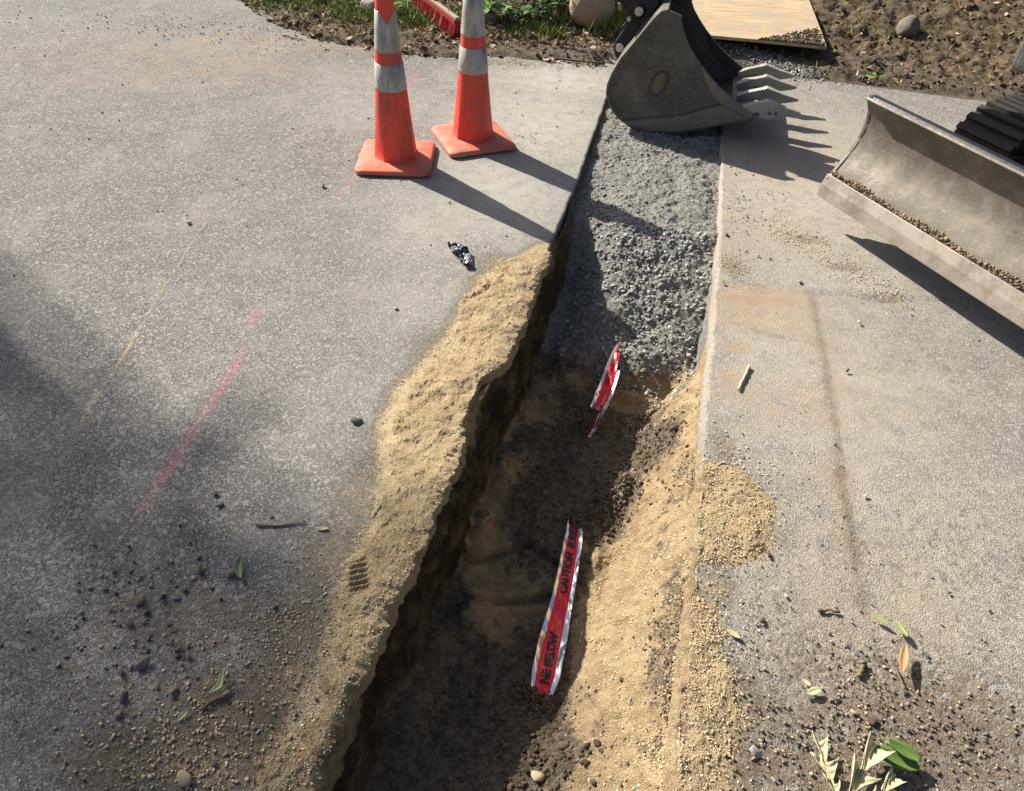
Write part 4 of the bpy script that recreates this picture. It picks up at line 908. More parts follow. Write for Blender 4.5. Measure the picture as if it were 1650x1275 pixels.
# lip plate
L0 = pl(1214, 187); tl = pl(1235, 182)
def tooth(w, near=False):
    pts_ad = [(1186, 176), (1205, 170), (1232, 165), (1240, 166), (1244, 172), (1240, 191), (1233, 193), (1214, 190), (1186, 194)]
    pts_pt = [(1232, 164.5), (1238, 163), (1262, 173), (1284, 180.5), (1290, 182.5), (1290, 186), (1280, 187.5), (1256, 190), (1236, 195), (1233, 192)]
    A_ = [pl(*p)+bw*w for p in pts_ad]; P_ = [pl(*p)+bw*(w-.004) for p in pts_pt]
    t = exlink('tooth', bevelled(pymesh('tooth', *taper(P_, bw*.046)), .004, 2), M['tooth'], bucket)
    exlink('tooth_adapter', bevelled(pymesh('tooth_adapter', *prism(A_, bw*.040)), .004, 2), M['tooth'], bucket)
def taper(P, off):
    tip = P[4]; root = P[0]; dist = [np.linalg.norm(p-root) for p in P]; mx = max(dist); c = np.array(off)/2; V = []
    for sgn in (0, 1):
        for p, d in zip(P, dist):
            k = 1-.45*(d/mx); q = p+c-c*k if sgn == 0 else p+c+c*k; V.append(q)
    N = len(P); return V, [list(range(N)), list(range(2*N-1, N-1, -1))]+[[i, (i+1) % N, (i+1) % N+N, i+N] for i in range(N)]
for w in (.0, .185, .37, .555): tooth(w)
lip = [pl(1178, 186), pl(1222, 180), pl(1226, 183), pl(1222, 189), pl(1180, 195)]
exlink('lip', bevelled(pymesh('lip', *prism(lip, bw*W)), .002, 1), M['bucket_wear'], bucket)
# weld beads, tooth pins and mud caked on the near side
def weld(P, r=.0045):
    Q = []
    for i in range(len(P)-1):
        n_ = max(2, int(np.linalg.norm(P[i+1]-P[i])/.006))
        for k in range(n_): Q.append(P[i]+(P[i+1]-P[i])*k/n_)
    rr = [r*(.75+.5*abs(math.sin(i*1.3))*rng.uniform(.7, 1.1)) for i in range(len(Q))]; return tube(Q, rr, 6)
wl_ = [(1147, 151), (1165, 169), (1190, 182), (1208, 189)]; wl2 = [(1006, 196), (1030, 192), (1070, 189), (1100, 185), (1130, 177), (1160, 169)]
exlink('weld_bead', pymesh('weld_bead', *weld([pl(*p)-bw*.008 for p in wl_])), M['bucket_wear'], bucket, smooth=True)
exlink('weld_bead', pymesh('weld_bead', *weld([pl(*p)-bw*.005 for p in wl2])), M['bucket'], bucket, smooth=True)
for q_ in ((1240, 183), (1250, 184)):
    c = pl(*q_); exlink('bolt', pymesh('bolt', *tube([c-bw*.004, c+bw*.02], .007, 8)), M['bucket_in'], bucket)
n = 420; f = rng.random(n); a_ = np.array([pl(*p) for p in back[6:-1]]); ii = rng.integers(0, len(a_)-1, n); q = a_[ii]*(1-f[:, None])+a_[ii+1]*f[:, None]; q = q+(cen-q)*(.02+.10*rng.random((n, 1))**2)-bw*.004
o = scatter('caked_mud', q-EXL[None]-np.array([0, 0, .003]), sizes(n, .0015, .006, 3), M['soilclod'], None, None, 77, .5); o.parent = bucket
for k in ('label', 'category'):
    if k in o: del o[k]
# ears and quick coupler on the bucket's back
ear = [(1057, 22), (1042, 40), (1008, 84), (997, 100), (989, 116), (983, 104), (981, 93), (985, 83), (997, 66), (1002, 55), (1000, 38), (1010, 18), (1030, 6), (1052, 8)]
cp = exlink('coupler', bevelled(pymesh('coupler', *prism([pl(*p)+bw*.17 for p in ear], bw*.03)), .002, 1), M['mach'])
exlink('ear', bevelled(pymesh('ear', *prism([pl(*p)+bw*.42 for p in ear], bw*.03)), .002, 1), M['mach'], cp)
cpl = [(958, -30), (966, 5), (972, 18), (990, 22), (1002, 42), (1016, 50), (1034, 46), (1052, 30), (1080, 22), (1100, 30), (1120, 12), (1130, -30)]
exlink('coupler_frame', bevelled(pymesh('coupler_frame', *join([prism([pl(*p)+bw*.205 for p in cpl], bw*.025), prism([pl(*p)+bw*.39 for p in cpl], bw*.025), prism([pl(*p)+bw*.23 for p in [(990, -20), (1000, 20), (1030, 30), (1080, 10), (1105, -25)]], bw*.16)])), .003, 1), M['mach'], cp)
def pin(px, py, w, r, mat, l=.03): c = pl(px, py, 0)+bw*w; return tube([c-bw*l, c], [r, r], 20)
for (px, py, w, r, l) in [(1024, 33, .20, .033, .04), (976, 3, .20, .030, .04)]:
    c = pl(px, py)+bw*w
    exlink('pin', pymesh('pin', *join([tube([c-bw*l, c+bw*.25], r, 24), ])), M['mach'], cp, smooth=True)
    q = exlink('pin_cap', pymesh('pin_cap', *join([tube([c-bw*(l+.004), c-bw*l*.9], r*.66, 24), tube([c-bw*(l+.010), c-bw*l], r*.14, 10)])), M['pin'], cp)
c = pl(992, 93)+bw*.165; exlink('grease_plug', pymesh('grease_plug', *tube([c-bw*.006, c+bw*.01], .021, 20)), M['pin'], cp)
c = pl(1008, 44)+bw*.165; exlink('bolt', pymesh('bolt', *tube([c-bw*.03, c+bw*.03], .011, 6)), M['pin'], cp)
# stick and boom (out of frame above)
def beam(a, b, w0, h0, w1, h1, up=(0, 0, 1)):
    a = np.array(a); b = np.array(b); d = (b-a)/np.linalg.norm(b-a); s_ = bw; u = np.cross(s_, d); u /= np.linalg.norm(u); V = []
    for p, w_, h_ in ((a, w0, h0), (b, w1, h1)):
        for i, j in ((-1, -1), (1, -1), (1, 1), (-1, 1)): V.append(p+s_*w_*i/2+u*h_*j/2)
    return V, [[0, 1, 2, 3][::-1], [4, 5, 6, 7], [0, 1, 5, 4], [1, 2, 6, 5], [2, 3, 7, 6], [3, 0, 4, 7]]
J0 = pl(1045, -20)+bw*.31; J1 = J0+np.array([.42, -.09, 1.15]); J2 = np.array([1.95, 3.95, 2.25]); J3 = np.array([2.55, 3.62, .95])
st = exlink('stick', bevelled(pymesh('stick', *beam(J0+np.array([-.03, 0, -.10]), J1+np.array([.05, -.01, .14]), .14, .13, .16, .22)), .01, 2), M['machpaint'])
exlink('cylinder', pymesh('cylinder', *join([tube([J0+np.array([-.2, .04, .22]), J1+np.array([-.16, .03, -.1])], .035, 14), ])), M['mach'], st, smooth=True)
exlink('cylinder_rod', pymesh('cylinder_rod', *tube([J0+np.array([-.22, .045, .04]), J0+np.array([-.2, .04, .24])], .018, 12)), M['chrome'], st, smooth=True)
bm_ = exlink('boom', bevelled(pymesh('boom', *join([beam(J1+np.array([-.04, .01, 0]), J2, .16, .2, .17, .26), beam(J2, J3, .17, .26, .18, .2)])), .01, 2), M['machpaint'])
# undercarriage, tracks and house
mx_ = np.array([.888, .459, 0]); my_ = np.array([-.459, .888, 0]); U = np.array([2.95, 3.02, 0])
def track(sg):
    c = U+my_*sg*.50; prof = []
    for k in range(13): a = math.pi/2+math.pi*k/12; prof.append((-.62+.20*math.cos(a), .21+.20*math.sin(a)))
    for k in range(13): a = -math.pi/2+math.pi*k/12; prof.append((.62+.20*math.cos(a), .21+.20*math.sin(a)))
    P = [c+mx_*a-my_*.14+np.array([0, 0, b+.002]) for a, b in prof]; parts = [prism(P, my_*.28)]
    # lugs
    per = []; 
    for i in range(len(prof)):
        a = np.array(prof[i]); b = np.array(prof[(i+1) % len(prof)]); L_ = np.linalg.norm(b-a); q = max(1, int(L_/.055))
        for j in range(q): p = a+(b-a)*(j+.5)/q; t = (b-a)/L_; per.append((p, t))
    for p, t in per:
        n_ = np.array([t[1], -t[0]]); q = c+mx_*p[0]+np.array([0, 0, p[1]])+(mx_*n_[0]+np.array([0, 0, n_[1]]))*.010
        parts.append(box(q, (.028, .28, .022), (mx_*t[0]+np.array([0, 0, t[1]]), my_, mx_*n_[0]+np.array([0, 0, n_[1]]))))
    t_ = exlink('track', pymesh('track', *join(parts)), M['rubber'])
    exlink('roller', pymesh('roller', *join([tube([c+mx_*a-my_*.15+np.array([0, 0, .20]), c+mx_*a+my_*.15+np.array([0, 0, .20])], .12 if abs(a) > .5 else .06, 16) for a in (-.62, -.3, 0, .3, .62)])), M['mach'], t_, smooth=False)
track(1); track(-1)
exlink('undercarriage', bevelled(pymesh('undercarriage', *join([box(U+np.array([0, 0, .30]), (.7, .9, .16), (mx_, my_, (0, 0, 1))), tube([U+np.array([0, 0, .38]), U+np.array([0, 0, .50])], .32, 28)])), .012, 2), M['mach'])
hx = np.array([-.55, .835, 0]); hy = np.array([.835, .55, 0])
hs = exlink('house', bevelled(pymesh('house', *join([box(U-hx*.30+np.array([0, 0, .80]), (.85, 1.15, .56), (hx, hy, (0, 0, 1))), box(U+hx*.30+np.array([0, 0, .60]), (.7, 1.1, .12), (hx, hy, (0, 0, 1))), box((U+hx*.75)*.5+J3*.5*np.array([1, 1, 0])+np.array([0, 0, .68]), (.35, .22, .5), (hx, hy, (0, 0, 1)))])), .04, 3), M['machpaint'])
exlink('seat', bevelled(pymesh('seat', *join([box(U+np.array([0, 0, 1.14]), (.42, .45, .12), (hx, hy, (0, 0, 1))), box(U-hx*.22+np.array([0, 0, 1.4]), (.1, .45, .5), (hx, hy, (0, 0, 1)))])), .03, 2), M['rubber'], hs)
exlink('canopy', bevelled(pymesh('canopy', *join([box(U+hx*.05+np.array([0, 0, 2.3]), (1.1, 1.0, .06), (hx, hy, (0, 0, 1)))]+[tube([U+hx*a+hy*b+np.array([0, 0, .65]), U+hx*a+hy*b+np.array([0, 0, 2.28])], .022, 10) for a in (-.42,) for b in (-.42, .42)])), .02, 2), M['mach'], hs)
# blade: profile across (back direction bq, up z), swept along be
be = np.array([.459, -.888, 0]); bq = np.array([.888, .459, 0]); BL = np.array([1.312, 2.895, .148]); BLEN = 1.30
prof = [(.0, .0), (.004, .03), (.016, .075), (.045, .12), (.080, .165), (.105, .22), (.112, .28), (.100, .335), (.075, .372), (.045, .392)]
_p = np.array(prof); _u = np.linspace(0, 1, len(_p)); _q = np.linspace(0, 1, 46)
_c = np.stack([np.interp(_q, _u, _p[:, k]) for k in (0, 1)], -1)
for _ in range(12): _c[1:-1] = (_c[:-2]+2*_c[1:-1]+_c[2:])/4
prof = [tuple(q) for q in _c]
def P3(a, z, s=0): return BL+bq*a+np.array([0, 0, z])+be*s
inn = [P3(a, z) for a, z in prof]; outn = []
for i, (a, z) in enumerate(prof):
    t = np.array(prof[min(i+1, len(prof)-1)])-np.array(prof[max(i-1, 0)]); t = t/np.linalg.norm(t); outn.append(P3(a+t[1]*.012, z-t[0]*.012))
mb = exlink('blade', bevelled(pymesh('blade', *prism(inn+outn[::-1], be*BLEN)), .002, 1, 50), M['blade'])
mb.data.polygons.foreach_set('use_smooth', np.ones(len(mb.data.polygons), bool)); mb.data.set_sharp_from_angle(angle=math.radians(40))
for s_ in (0, BLEN-.012):
    ep = [(-.004, .06), (.012, .075), (.04, .12), (.075, .165), (.100, .22), (.107, .28), (.096, .335), (.070, .375), (.052, .398), (.085, .405), (.125, .385), (.150, .33), (.150, .26), (.125, .18), (.085, .11), (.05, .06), (.03, .02), (.006, .02)]
    exlink('end_plate', bevelled(pymesh('end_plate', *prism([P3(a, z, s_-.006) for a, z in ep], be*.016)), .003, 2), M['blade'], mb)
ce = [(-.012, -.022), (.004, -.024), (.010, .0), (.022, .070), (.010, .075), (-.006, .03)]
exlink('cutting_edge', bevelled(pymesh('cutting_edge', *prism([P3(a-.006, z, -.012) for a, z in ce], be*(BLEN+.024))), .004, 2), M['edge'], mb)
tb = [(.060, .385), (.075, .402), (.125, .392), (.165, .345), (.150, .340), (.115, .372)]
exlink('top_rail', bevelled(pymesh('top_rail', *prism([P3(a, z, -.01) for a, z in tb], be*(BLEN+.02))), .003, 2), M['mach'], mb)
tc = P3(.09, .388)
exlink('rear_rib', pymesh('rear_rib', *prism([P3(.115, .10, .3), P3(.20, .15, .3), P3(.20, .30, .3), P3(.12, .33, .3)], be*.03)), M['blade'], mb)
# packed soil along the cutting edge
n = 1500; f = rng.random(n)*BLEN; q = BL[None]+be[None]*f[:, None]+bq[None]*(.012+.018*rng.random(n))[:, None]; q[:, 2] += .072+.02*rng.random(n)*(.6+.6*np.sin(f*9)**2)
o = scatter('packed_soil', q-EXL[None], sizes(n, .003, .011, 2), m_var('packed_tan_soil', [(.16, .12, .08), (.26, .20, .13), (.34, .265, .175)], 60, .97), None, None, 31, .5); o.parent = mb
if 'kind' in o: o['kind'] = 'stuff'
for k in ('label', 'category'):
    if k in o: del o[k]
for sg in (-1, 1):
    a = P3(.10, .16, BLEN/2+sg*.36); b = U-mx_*.30+my_*(-sg)*.30+np.array([0, 0, .26])
    V, F = tube([a, b], [.05, .05], 4); exlink('blade_arm', bevelled(pymesh('blade_arm', V, F), .006, 2), M['mach'], mb)

# ---------------------------------------------------------------- buried warning tapes
def tape(name, px_path, half, label, texts, seed, zoff=.016, holes=None, arch=.004, straight=None):
    path = []
    for px, py in px_path:
        p = zfloor(px, py); path.append(p+np.array([0, 0, zoff]))
    path = np.array(path)
    if straight:
        za, zb = path[0, 2]+straight[0], path[-1, 2]+straight[1]; path = np.array([at(px, py, za+(zb-za)*i/(len(px_path)-1)) for i, (px, py) in enumerate(px_path)])
    path[0, 2] -= zoff*1.6; path[-1, 2] -= zoff*1.6
    seg_ = np.linalg.norm(np.diff(path, axis=0), axis=1); u = np.concatenate([[0], np.cumsum(seg_)]); L_ = u[-1]
    def cen_(t): return np.stack([np.interp(t, u, path[:, k]) for k in range(3)], -1)
    def sm(t): return sum(cen_(np.clip(t+d, 0, L_)) for d in np.linspace(-.03, .03, 9))/9
    def frame(t):
        c = sm(t); d = sm(t+.01)-sm(t-.01); d /= np.linalg.norm(d, axis=-1)[..., None]; sd = np.cross(d, np.array([0, 0, 1.])); sd /= np.linalg.norm(sd, axis=-1)[..., None]; return c, d, sd, np.cross(sd, d)
    def surf(t, w):
        """t along, w across in metres"""
        c, d, sd, nn = frame(t); hw = np.interp(t, u, half)
        wr = .0055*vn(t*22+w*30, w*45, seed)+.0012*vn(t*70+w*50, w*90, seed+3)
        lift = arch*(1-(w/hw)**2)+np.where(np.abs(w) > hw*.6, (np.abs(w)/hw-.6)*.022*(1+vn(t*14, np.sign(w)*3.3, seed+5)), 0)
        return c+sd*w[..., None]+nn*(lift+wr)[..., None]
    nt, nw = 150, 29
    def strip(f0, f1, name, mat, nw_, off, parent, rag=0):
        tt = np.linspace(0, L_, nt)[:, None]; ff = np.linspace(f0, f1, nw_)[None, :]
        hw = np.interp(tt, u, half); ed = 1+.06*vn(tt*9, np.sign(ff)*2.2, seed+9)*(np.abs(ff) > .8)
        w_ = hw*ff*ed; P = surf(tt+0*ff, w_); P[..., 2] += off
        Fq = gridF(nt, nw_)
        if holes is not None:
            hf = holes(np.broadcast_to(tt/L_, w_.shape), np.broadcast_to(ff, w_.shape)).reshape(-1); Fq = Fq[~(hf[Fq].any(1))]
        return link(name, npmesh(name, P.reshape(-1, 3), Fq), mat, parent, smooth=True)
    base = strip(-1, 1, name, TAPE_SILVER, nw, 0, None); tag(base, label, 'warning tape', 'red and silver warning tapes in the trench')
    strip(-.60, .66, 'red_stripe', TAPE_RED, 17, .0012, base)
    # lettering laid on the stripe
    for txt, t0, size, wcen, sx in texts:
        cd = bpy.data.curves.new('lettering', 'FONT'); cd.body = txt; cd.size = size; cd.offset = size*.05; cd.resolution_u = 3; cd.align_y = 'CENTER'
        co = bpy.data.objects.new('tmp', cd); col.objects.link(co); dg = bpy.context.evaluated_depsgraph_get(); me = bpy.data.meshes.new_from_object(co.evaluated_get(dg)); bpy.data.objects.remove(co)
        bm = bmesh.new(); bm.from_mesh(me)
        bmesh.ops.triangulate(bm, faces=bm.faces)
        for _ in range(3):
            es = [e_ for e_ in bm.edges if e_.calc_length() > size*.22]
            if es: bmesh.ops.subdivide_edges(bm, edges=es, cuts=1); bmesh.ops.triangulate(bm, faces=bm.faces)
        bm.to_mesh(me); bm.free()
        n_ = len(me.vertices); c_ = np.empty(n_*3); me.vertices.foreach_get('co', c_); c_ = c_.reshape(-1, 3)
        t_ = L_-(t0+c_[:, 0]*sx); w_ = (wcen+c_[:, 1])*1.0; Q = surf(t_, w_); Q[:, 2] += .0026
        me.vertices.foreach_set('co', Q.astype(np.float32).ravel()); me.update(); me.materials.clear(); link('lettering', me, TAPE_INK, base)
    return base, L_, u
def m_simple(name, c, rough, metal=0, bd=0, bs=60, dirt=0):
    s = NM(name); cc = s.mix(s.ramp(s.noise(35, 5, .75), .52, .68, 0, dirt), c, (.10, .075, .05)) if dirt else c; return s.fin(cc, rough, metal, s.bump(s.noise(bs, 3), bd, .6) if bd else None, .6)
TAPE_SILVER = m_simple('tape_silver', (.93, .95, .98), .18, .6, .002, 45, .12); TAPE_RED = m_simple('tape_red', (.85, .022, .035), .32, .1, .0012, 50, .12); TAPE_INK = m_simple('tape_ink', (.035, .012, .014), .4)
t1 = [(926, 838), (924, 870), (918, 905), (911, 945), (902, 985), (894, 1020), (886, 1055), (879, 1090), (872, 1122)]
tape('warning_tape', t1, [.022, .029, .031, .032, .034, .037, .040, .041, .030], 'long red and silver warning tape reading caution, lying nearest the viewer in the trench', [('NE BELOW', .035, .035, -.002, .98), ('CAUTION:', .335, .034, .002, .95), ('BURIED EL', .505, .034, .002, .92)], 3)
def holes2(t, f): return (vn(t*26, f*7, 5) > .25+.9*(1-sstep(.45, .75, t))) | ((t > .74) & (f > -.35)) | ((f < .45) & (t < .16)) | ((t < .33) & (f < -.4))
t2 = [(1004, 545), (998, 565), (990, 590), (982, 615), (973, 640), (963, 662), (953, 682), (945, 697)]
tape('warning_tape', t2, [.012, .022, .029, .032, .032, .030, .026, .016], 'short torn red and silver warning tape half buried below the gravel slope', [('CAUTION BURIED', .24, .022, .006, .8)], 11, zoff=.02, holes=holes2, straight=(.05, .005))
# soil over the buried ends of the tapes
pts = []; szs = []
for px, py, rx, ry, m in [(930, 838, .03, .02, 260), (868, 1128, .04, .022, 420), (950, 690, .035, .03, 200), (985, 625, .012, .03, 120), (965, 655, .02, .02, 120)]:
    p = zfloor(px, py); x = p[0]+rng.normal(0, rx, m); y = p[1]+rng.normal(0, ry, m); a, b = sv(x, y); z, _ = floor_z(a, b); pts.append(np.stack([x, y, z+.010*np.exp(-((x-p[0])/rx)**2-((y-p[1])/ry)**2)], -1)); szs.append(sizes(m, .002, .009, 2.5))
scatter('buried_end_soil', np.concatenate(pts), np.concatenate(szs), M['soilclod'], 'crumbs of soil covering the buried ends of the warning tapes', 'soil', 41, .3)

# ---------------------------------------------------------------- single stones, sticks and leaves
PEB = []
for k in range(5):
    V, F = rock_variants(1, 50+k, 2, .75, 11)[0]; me = npmesh('pebble', V, F); PEB.append(me)
def pebble(px, py, r, label, mat='stone', z=0.0, name='pebble', group='loose stones on the pavement'):
    me = PEB[len(bpy.data.objects) % 5]
    me2 = me.copy(); o = link(name, me2, M[mat]); p = at(px, py, z)
    o.location = (p[0], p[1], z+r*.5); o.scale = (r, r, r*.85); o.rotation_euler = (rng.uniform(-.4, .4), rng.uniform(-.4, .4), rng.uniform(0, 6.3)); tag(o, label, 'stone', group); return o
LAB = [
 (521, 303, .014, 'black clod on open asphalt left of the first cone', 'stone'), (305, 362, .015, 'pale tan stone at the upper end of the sandy crack', 'sandst'),
 (574, 681, .020, 'dark flat stone beside the sand heap halfway up the left side', 'stone'), (639, 499, .012, 'small white stone on asphalt below the crumpled plastic scrap', 'pale_stone'),
 (235, 1070, .023, 'largest grey stone in the lower left corner', 'stone'), (212, 1008, .013, 'pale grey stone above the largest stone in the lower left', 'stone'),
 (262, 963, .011, 'small round stone left of a pair above the lower left debris', 'stone'), (284, 966, .010, 'small round stone right of a pair above the lower left debris', 'stone'),
 (228, 972, .018, 'brown clod among dark crumbs at the left edge', 'soilst'), (196, 1085, .012, 'small stone just left of the largest lower left stone', 'stone'), (202, 1122, .016, 'dark stone below the largest lower left stone', 'stone'),
 (194, 1152, .014, 'flat stone at the left edge near the bottom', 'stone'), (281, 1114, .013, 'dark stone left of the split green twig', 'stone'), (366, 1118, .014, 'dark stone touching the right end of the twig', 'stone'),
 (290, 1058, .010, 'small dark stone left one of two above the green twig', 'stone'), (306, 1062, .010, 'small dark stone right one of two above the green twig', 'stone'), (347, 798, .010, 'upper small stone of the cluster near the pink line', 'soilst'),
 (354, 815, .011, 'lower pale stone of the cluster near the pink line', 'stone'), (372, 928, .018, 'square dark stone beside the green sprig', 'stone'), (393, 938, .010, 'small stone right of the green sprig', 'stone'),
 (325, 925, .016, 'dark clod left of the green sprig', 'soilst'), (445, 982, .009, 'small dark stone on dusty asphalt left of the tread marks', 'soilst'), (298, 1254, .020, 'tan lump of soil at the bottom edge on the left', 'sandst'),
 (347, 1233, .010, 'small dark stone on bare asphalt near the bottom', 'soilst'), (1170, 380, .013, 'dark grey stone on the right edge of the gravel', 'stone'), (1219, 413, .010, 'left pale stone of a pair right of the trench', 'pale_stone'),
 (1240, 418, .009, 'right pale stone of a pair right of the trench', 'pale_stone'), (1288, 456, .013, 'grey stone at the corner of the brown patch', 'pale_stone'), (1384, 520, .011, 'white stone on the right pavement below the blade', 'pale_stone'),
 (1365, 598, .010, 'dark stone on the right pavement past the long crack', 'stone'), (1238, 898, .011, 'black stone on the right pavement beside the clumpy sand', 'soilst'), (1228, 1002, .012, 'dark stone halfway down the right pavement', 'soilst'),
 (1215, 1212, .016, 'pale grey stone in the soil at the lower right', 'pale_stone'), (1402, 1160, .015, 'left brown lump of soil in the lower right debris', 'soilst'), (1374, 1150, .013, 'right tan lump of soil in the lower right debris', 'sandst'),
 (1267, 963, .008, 'tiny pale stone on the right pavement above the dry leaf', 'pale_stone'), (1345, 718, .007, 'tiny dark chip beside the long crack on the right', 'soilst'), (1395, 800, .008, 'tiny white chip far down the right pavement', 'pale_stone'), (1197, 738, .008, 'small chip above the clumpy sand', 'stone')]
M['sandst'] = m_var('tan_stone', [(.34, .27, .17), (.46, .37, .25)], 80, .95, island=False); M['soilst'] = m_var('soil_lump', [(.07, .055, .04), (.15, .115, .08)], 80, .97, island=False)
for px, py, r, lab, mt in LAB: pebble(px, py, r, lab, mt)
for px, py, r, lab, mt in [(1086, 692, .022, 'round dark stone in the sunlit soil mound of the trench', 'soilst'), (1058, 700, .016, 'brown lump left of the round stone in the trench', 'soilst'), (1008, 755, .014, 'dark stone in the lower soil patch of the trench', 'stone'), (1025, 757, .013, 'flat dark chip on the sand below the soil mound', 'soilst'),
                           (868, 1252, .022, 'pale angular stone at the bottom of the trench floor', 'sandst'), (1002, 800, .013, 'pale angular stone in the lower soil patch of the trench', 'stone'), (952, 830, .014, 'smooth oval stone in shade above the long tape', 'soilst'), (1000, 1096, .010, 'small stone on the lit sand right of the tape end', 'soilst')]:
    p = zfloor(px, py); o = pebble(px, py, r, lab, mt, group='stones lying in the trench'); o.location = tuple(p+np.array([0, 0, r*.5]))
def stick(pxs, rad, label, mat, z=.008, name='stick', cat='stick'):
    P = [at(a, b, z) for a, b in pxs]; P = [np.array(p) for p in P]; Q = []
    for i in range(len(P)-1):
        for k in range(4): t = k/4; Q.append(P[i]*(1-t)+P[i+1]*t+np.array([rng.normal(0, rad*.25), rng.normal(0, rad*.25), rng.normal(0, rad*.1)]))
    Q.append(P[-1]); rr = [rad*(1-.4*i/len(Q))*(1+.15*rng.normal()) for i in range(len(Q))]
    o = pymesh(name, *tube(Q, rr, 8)); return link(name, o, M[mat], smooth=True, label=label, cat=cat)
stick([(1208, 590), (1200, 606), (1190, 628)], .0055, 'pale barkless stick lying on the pavement right of the trench', 'pale_twig')
stick([(411, 842), (418, 847), (450, 847), (494, 841)], .0035, 'thin brown twig on asphalt below the pink line', 'twig', .005)
stick([(326, 1144), (340, 1132), (358, 1124), (366, 1118)], .006, 'dark knobbly twig among debris in the lower left', 'twig', .008)
stick([(1320, 984), (1334, 983), (1353, 986)], .005, 'short black twig on the lower right pavement', 'twig', .006)
stick([(1391, 1067), (1388, 1078), (1385, 1090)], .007, 'stubby upright-looking bark piece in the lower right debris', 'twig', .008)
stick([(1431, 1060), (1442, 1075), (1452, 1095), (1457, 1112)], .0025, 'thin reddish stem beside the curled leaf at the right edge', 'twig', .01)
stick([(455, 56), (466, 58), (488, 64)], .006, 'pale straight twig lying at the far pavement edge on the left', 'pale_twig', .01)
stick([(860, 90), (910, 96), (975, 103)], .010, 'dark strip standing in for the broom handle shadow along the edge of the bank near the bucket', 'twig', .012)  # dark solid strip added in place of the broom handle's cast shadow
def leaf(pxs, w, label, mat, z=.006, curl=.3, name='leaf', wave=.25, group='fallen leaves on the pavement'):
    """leaf whose midrib runs through the pixels"""
    P = [at(a, b, z) for a, b in pxs]; P = np.array(P); u = np.linspace(0, 1, len(P)); V = []; F = []; N = 14; L_ = np.linalg.norm(P[-1]-P[0])
    for i in range(N+1):
        t = i/N; c = np.array([np.interp(t, u, P[:, k]) for k in range(3)]); d = P[-1]-P[0]; d = d/np.linalg.norm(d); s_ = np.cross(d, (0, 0, 1.)); hw = w/2*math.sin(math.pi*(t*.94+.03))**.75
        c = c+np.array([0, 0, curl*L_*(t-.4)**2])
        for j in range(-2, 3): V.append(c+s_*hw*j/2+np.array([0, 0, abs(j)/2*hw*wave*2]))
    for i in range(N):
        for j in range(4): a = i*5+j; F.append([a, a+1, a+6, a+5])
    me = pymesh(name, V, F); o = link(name, me, M[mat], smooth=True, label=label, cat='leaf', group=group); sd = o.modifiers.new('s', 'SOLIDIFY'); sd.thickness = .0006; return o
M['yleaf'] = m_simple('yellow_green_leaf', (.25, .30, .11), .55, 0, .0006, 200); M['gleaf'] = m_simple('fresh_green_leaf', (.095, .17, .035), .5, 0, .0006, 200); M['oleaf'] = m_simple('orange_dry_leaf', (.40, .25, .12), .6, 0, .0008, 160)
leaf([(338, 1118), (354, 1106), (362, 1080)], .016, 'curved yellow green leaf standing up in the lower left debris', 'yleaf', .012, .5)
leaf([(331, 1106), (338, 1090)], .012, 'brown leaf scrap left of the yellow green leaf', 'litter', .010)
leaf([(286, 1162), (303, 1146)], .014, 'small pale yellow leaf near the bottom left debris', 'yleaf', .006)
leaf([(388, 934), (384, 915), (390, 898)], .022, 'dull green leaf beside the square dark stone on the left', 'gleaf', .010, .3)
leaf([(510, 853), (530, 852)], .012, 'tiny pale green leaf at the end of the thin brown twig', 'yleaf', .004)
leaf([(1171, 1015), (1193, 1030)], .014, 'small curled pale leaf on the right pavement', 'pale_leaf', .006)
leaf([(1404, 990), (1416, 997), (1432, 1007)], .013, 'narrow green leaf pointing left at the right edge', 'yleaf', .014, .2)
leaf([(1441, 1002), (1449, 1012), (1462, 1028)], .020, 'broad green leaf beside the narrow one at the right edge', 'yleaf', .016, .2)
leaf([(1458, 1040), (1456, 1062), (1449, 1088)], .024, 'orange curled dry leaf at the right edge', 'oleaf', .02, .5)
leaf([(1293, 1096), (1306, 1106)], .012, 'faded olive leaf in the soil at the lower right', 'pale_leaf', .008)
leaf([(1163, 455), (1169, 458)], .014, 'tiny green leaf on the pavement at the trench edge', 'gleaf', .006, .2)
leaf([(1300, 1118), (1322, 1112)], .018, 'dull curled leaf above the large pale oak leaf', 'pale_leaf', .008)
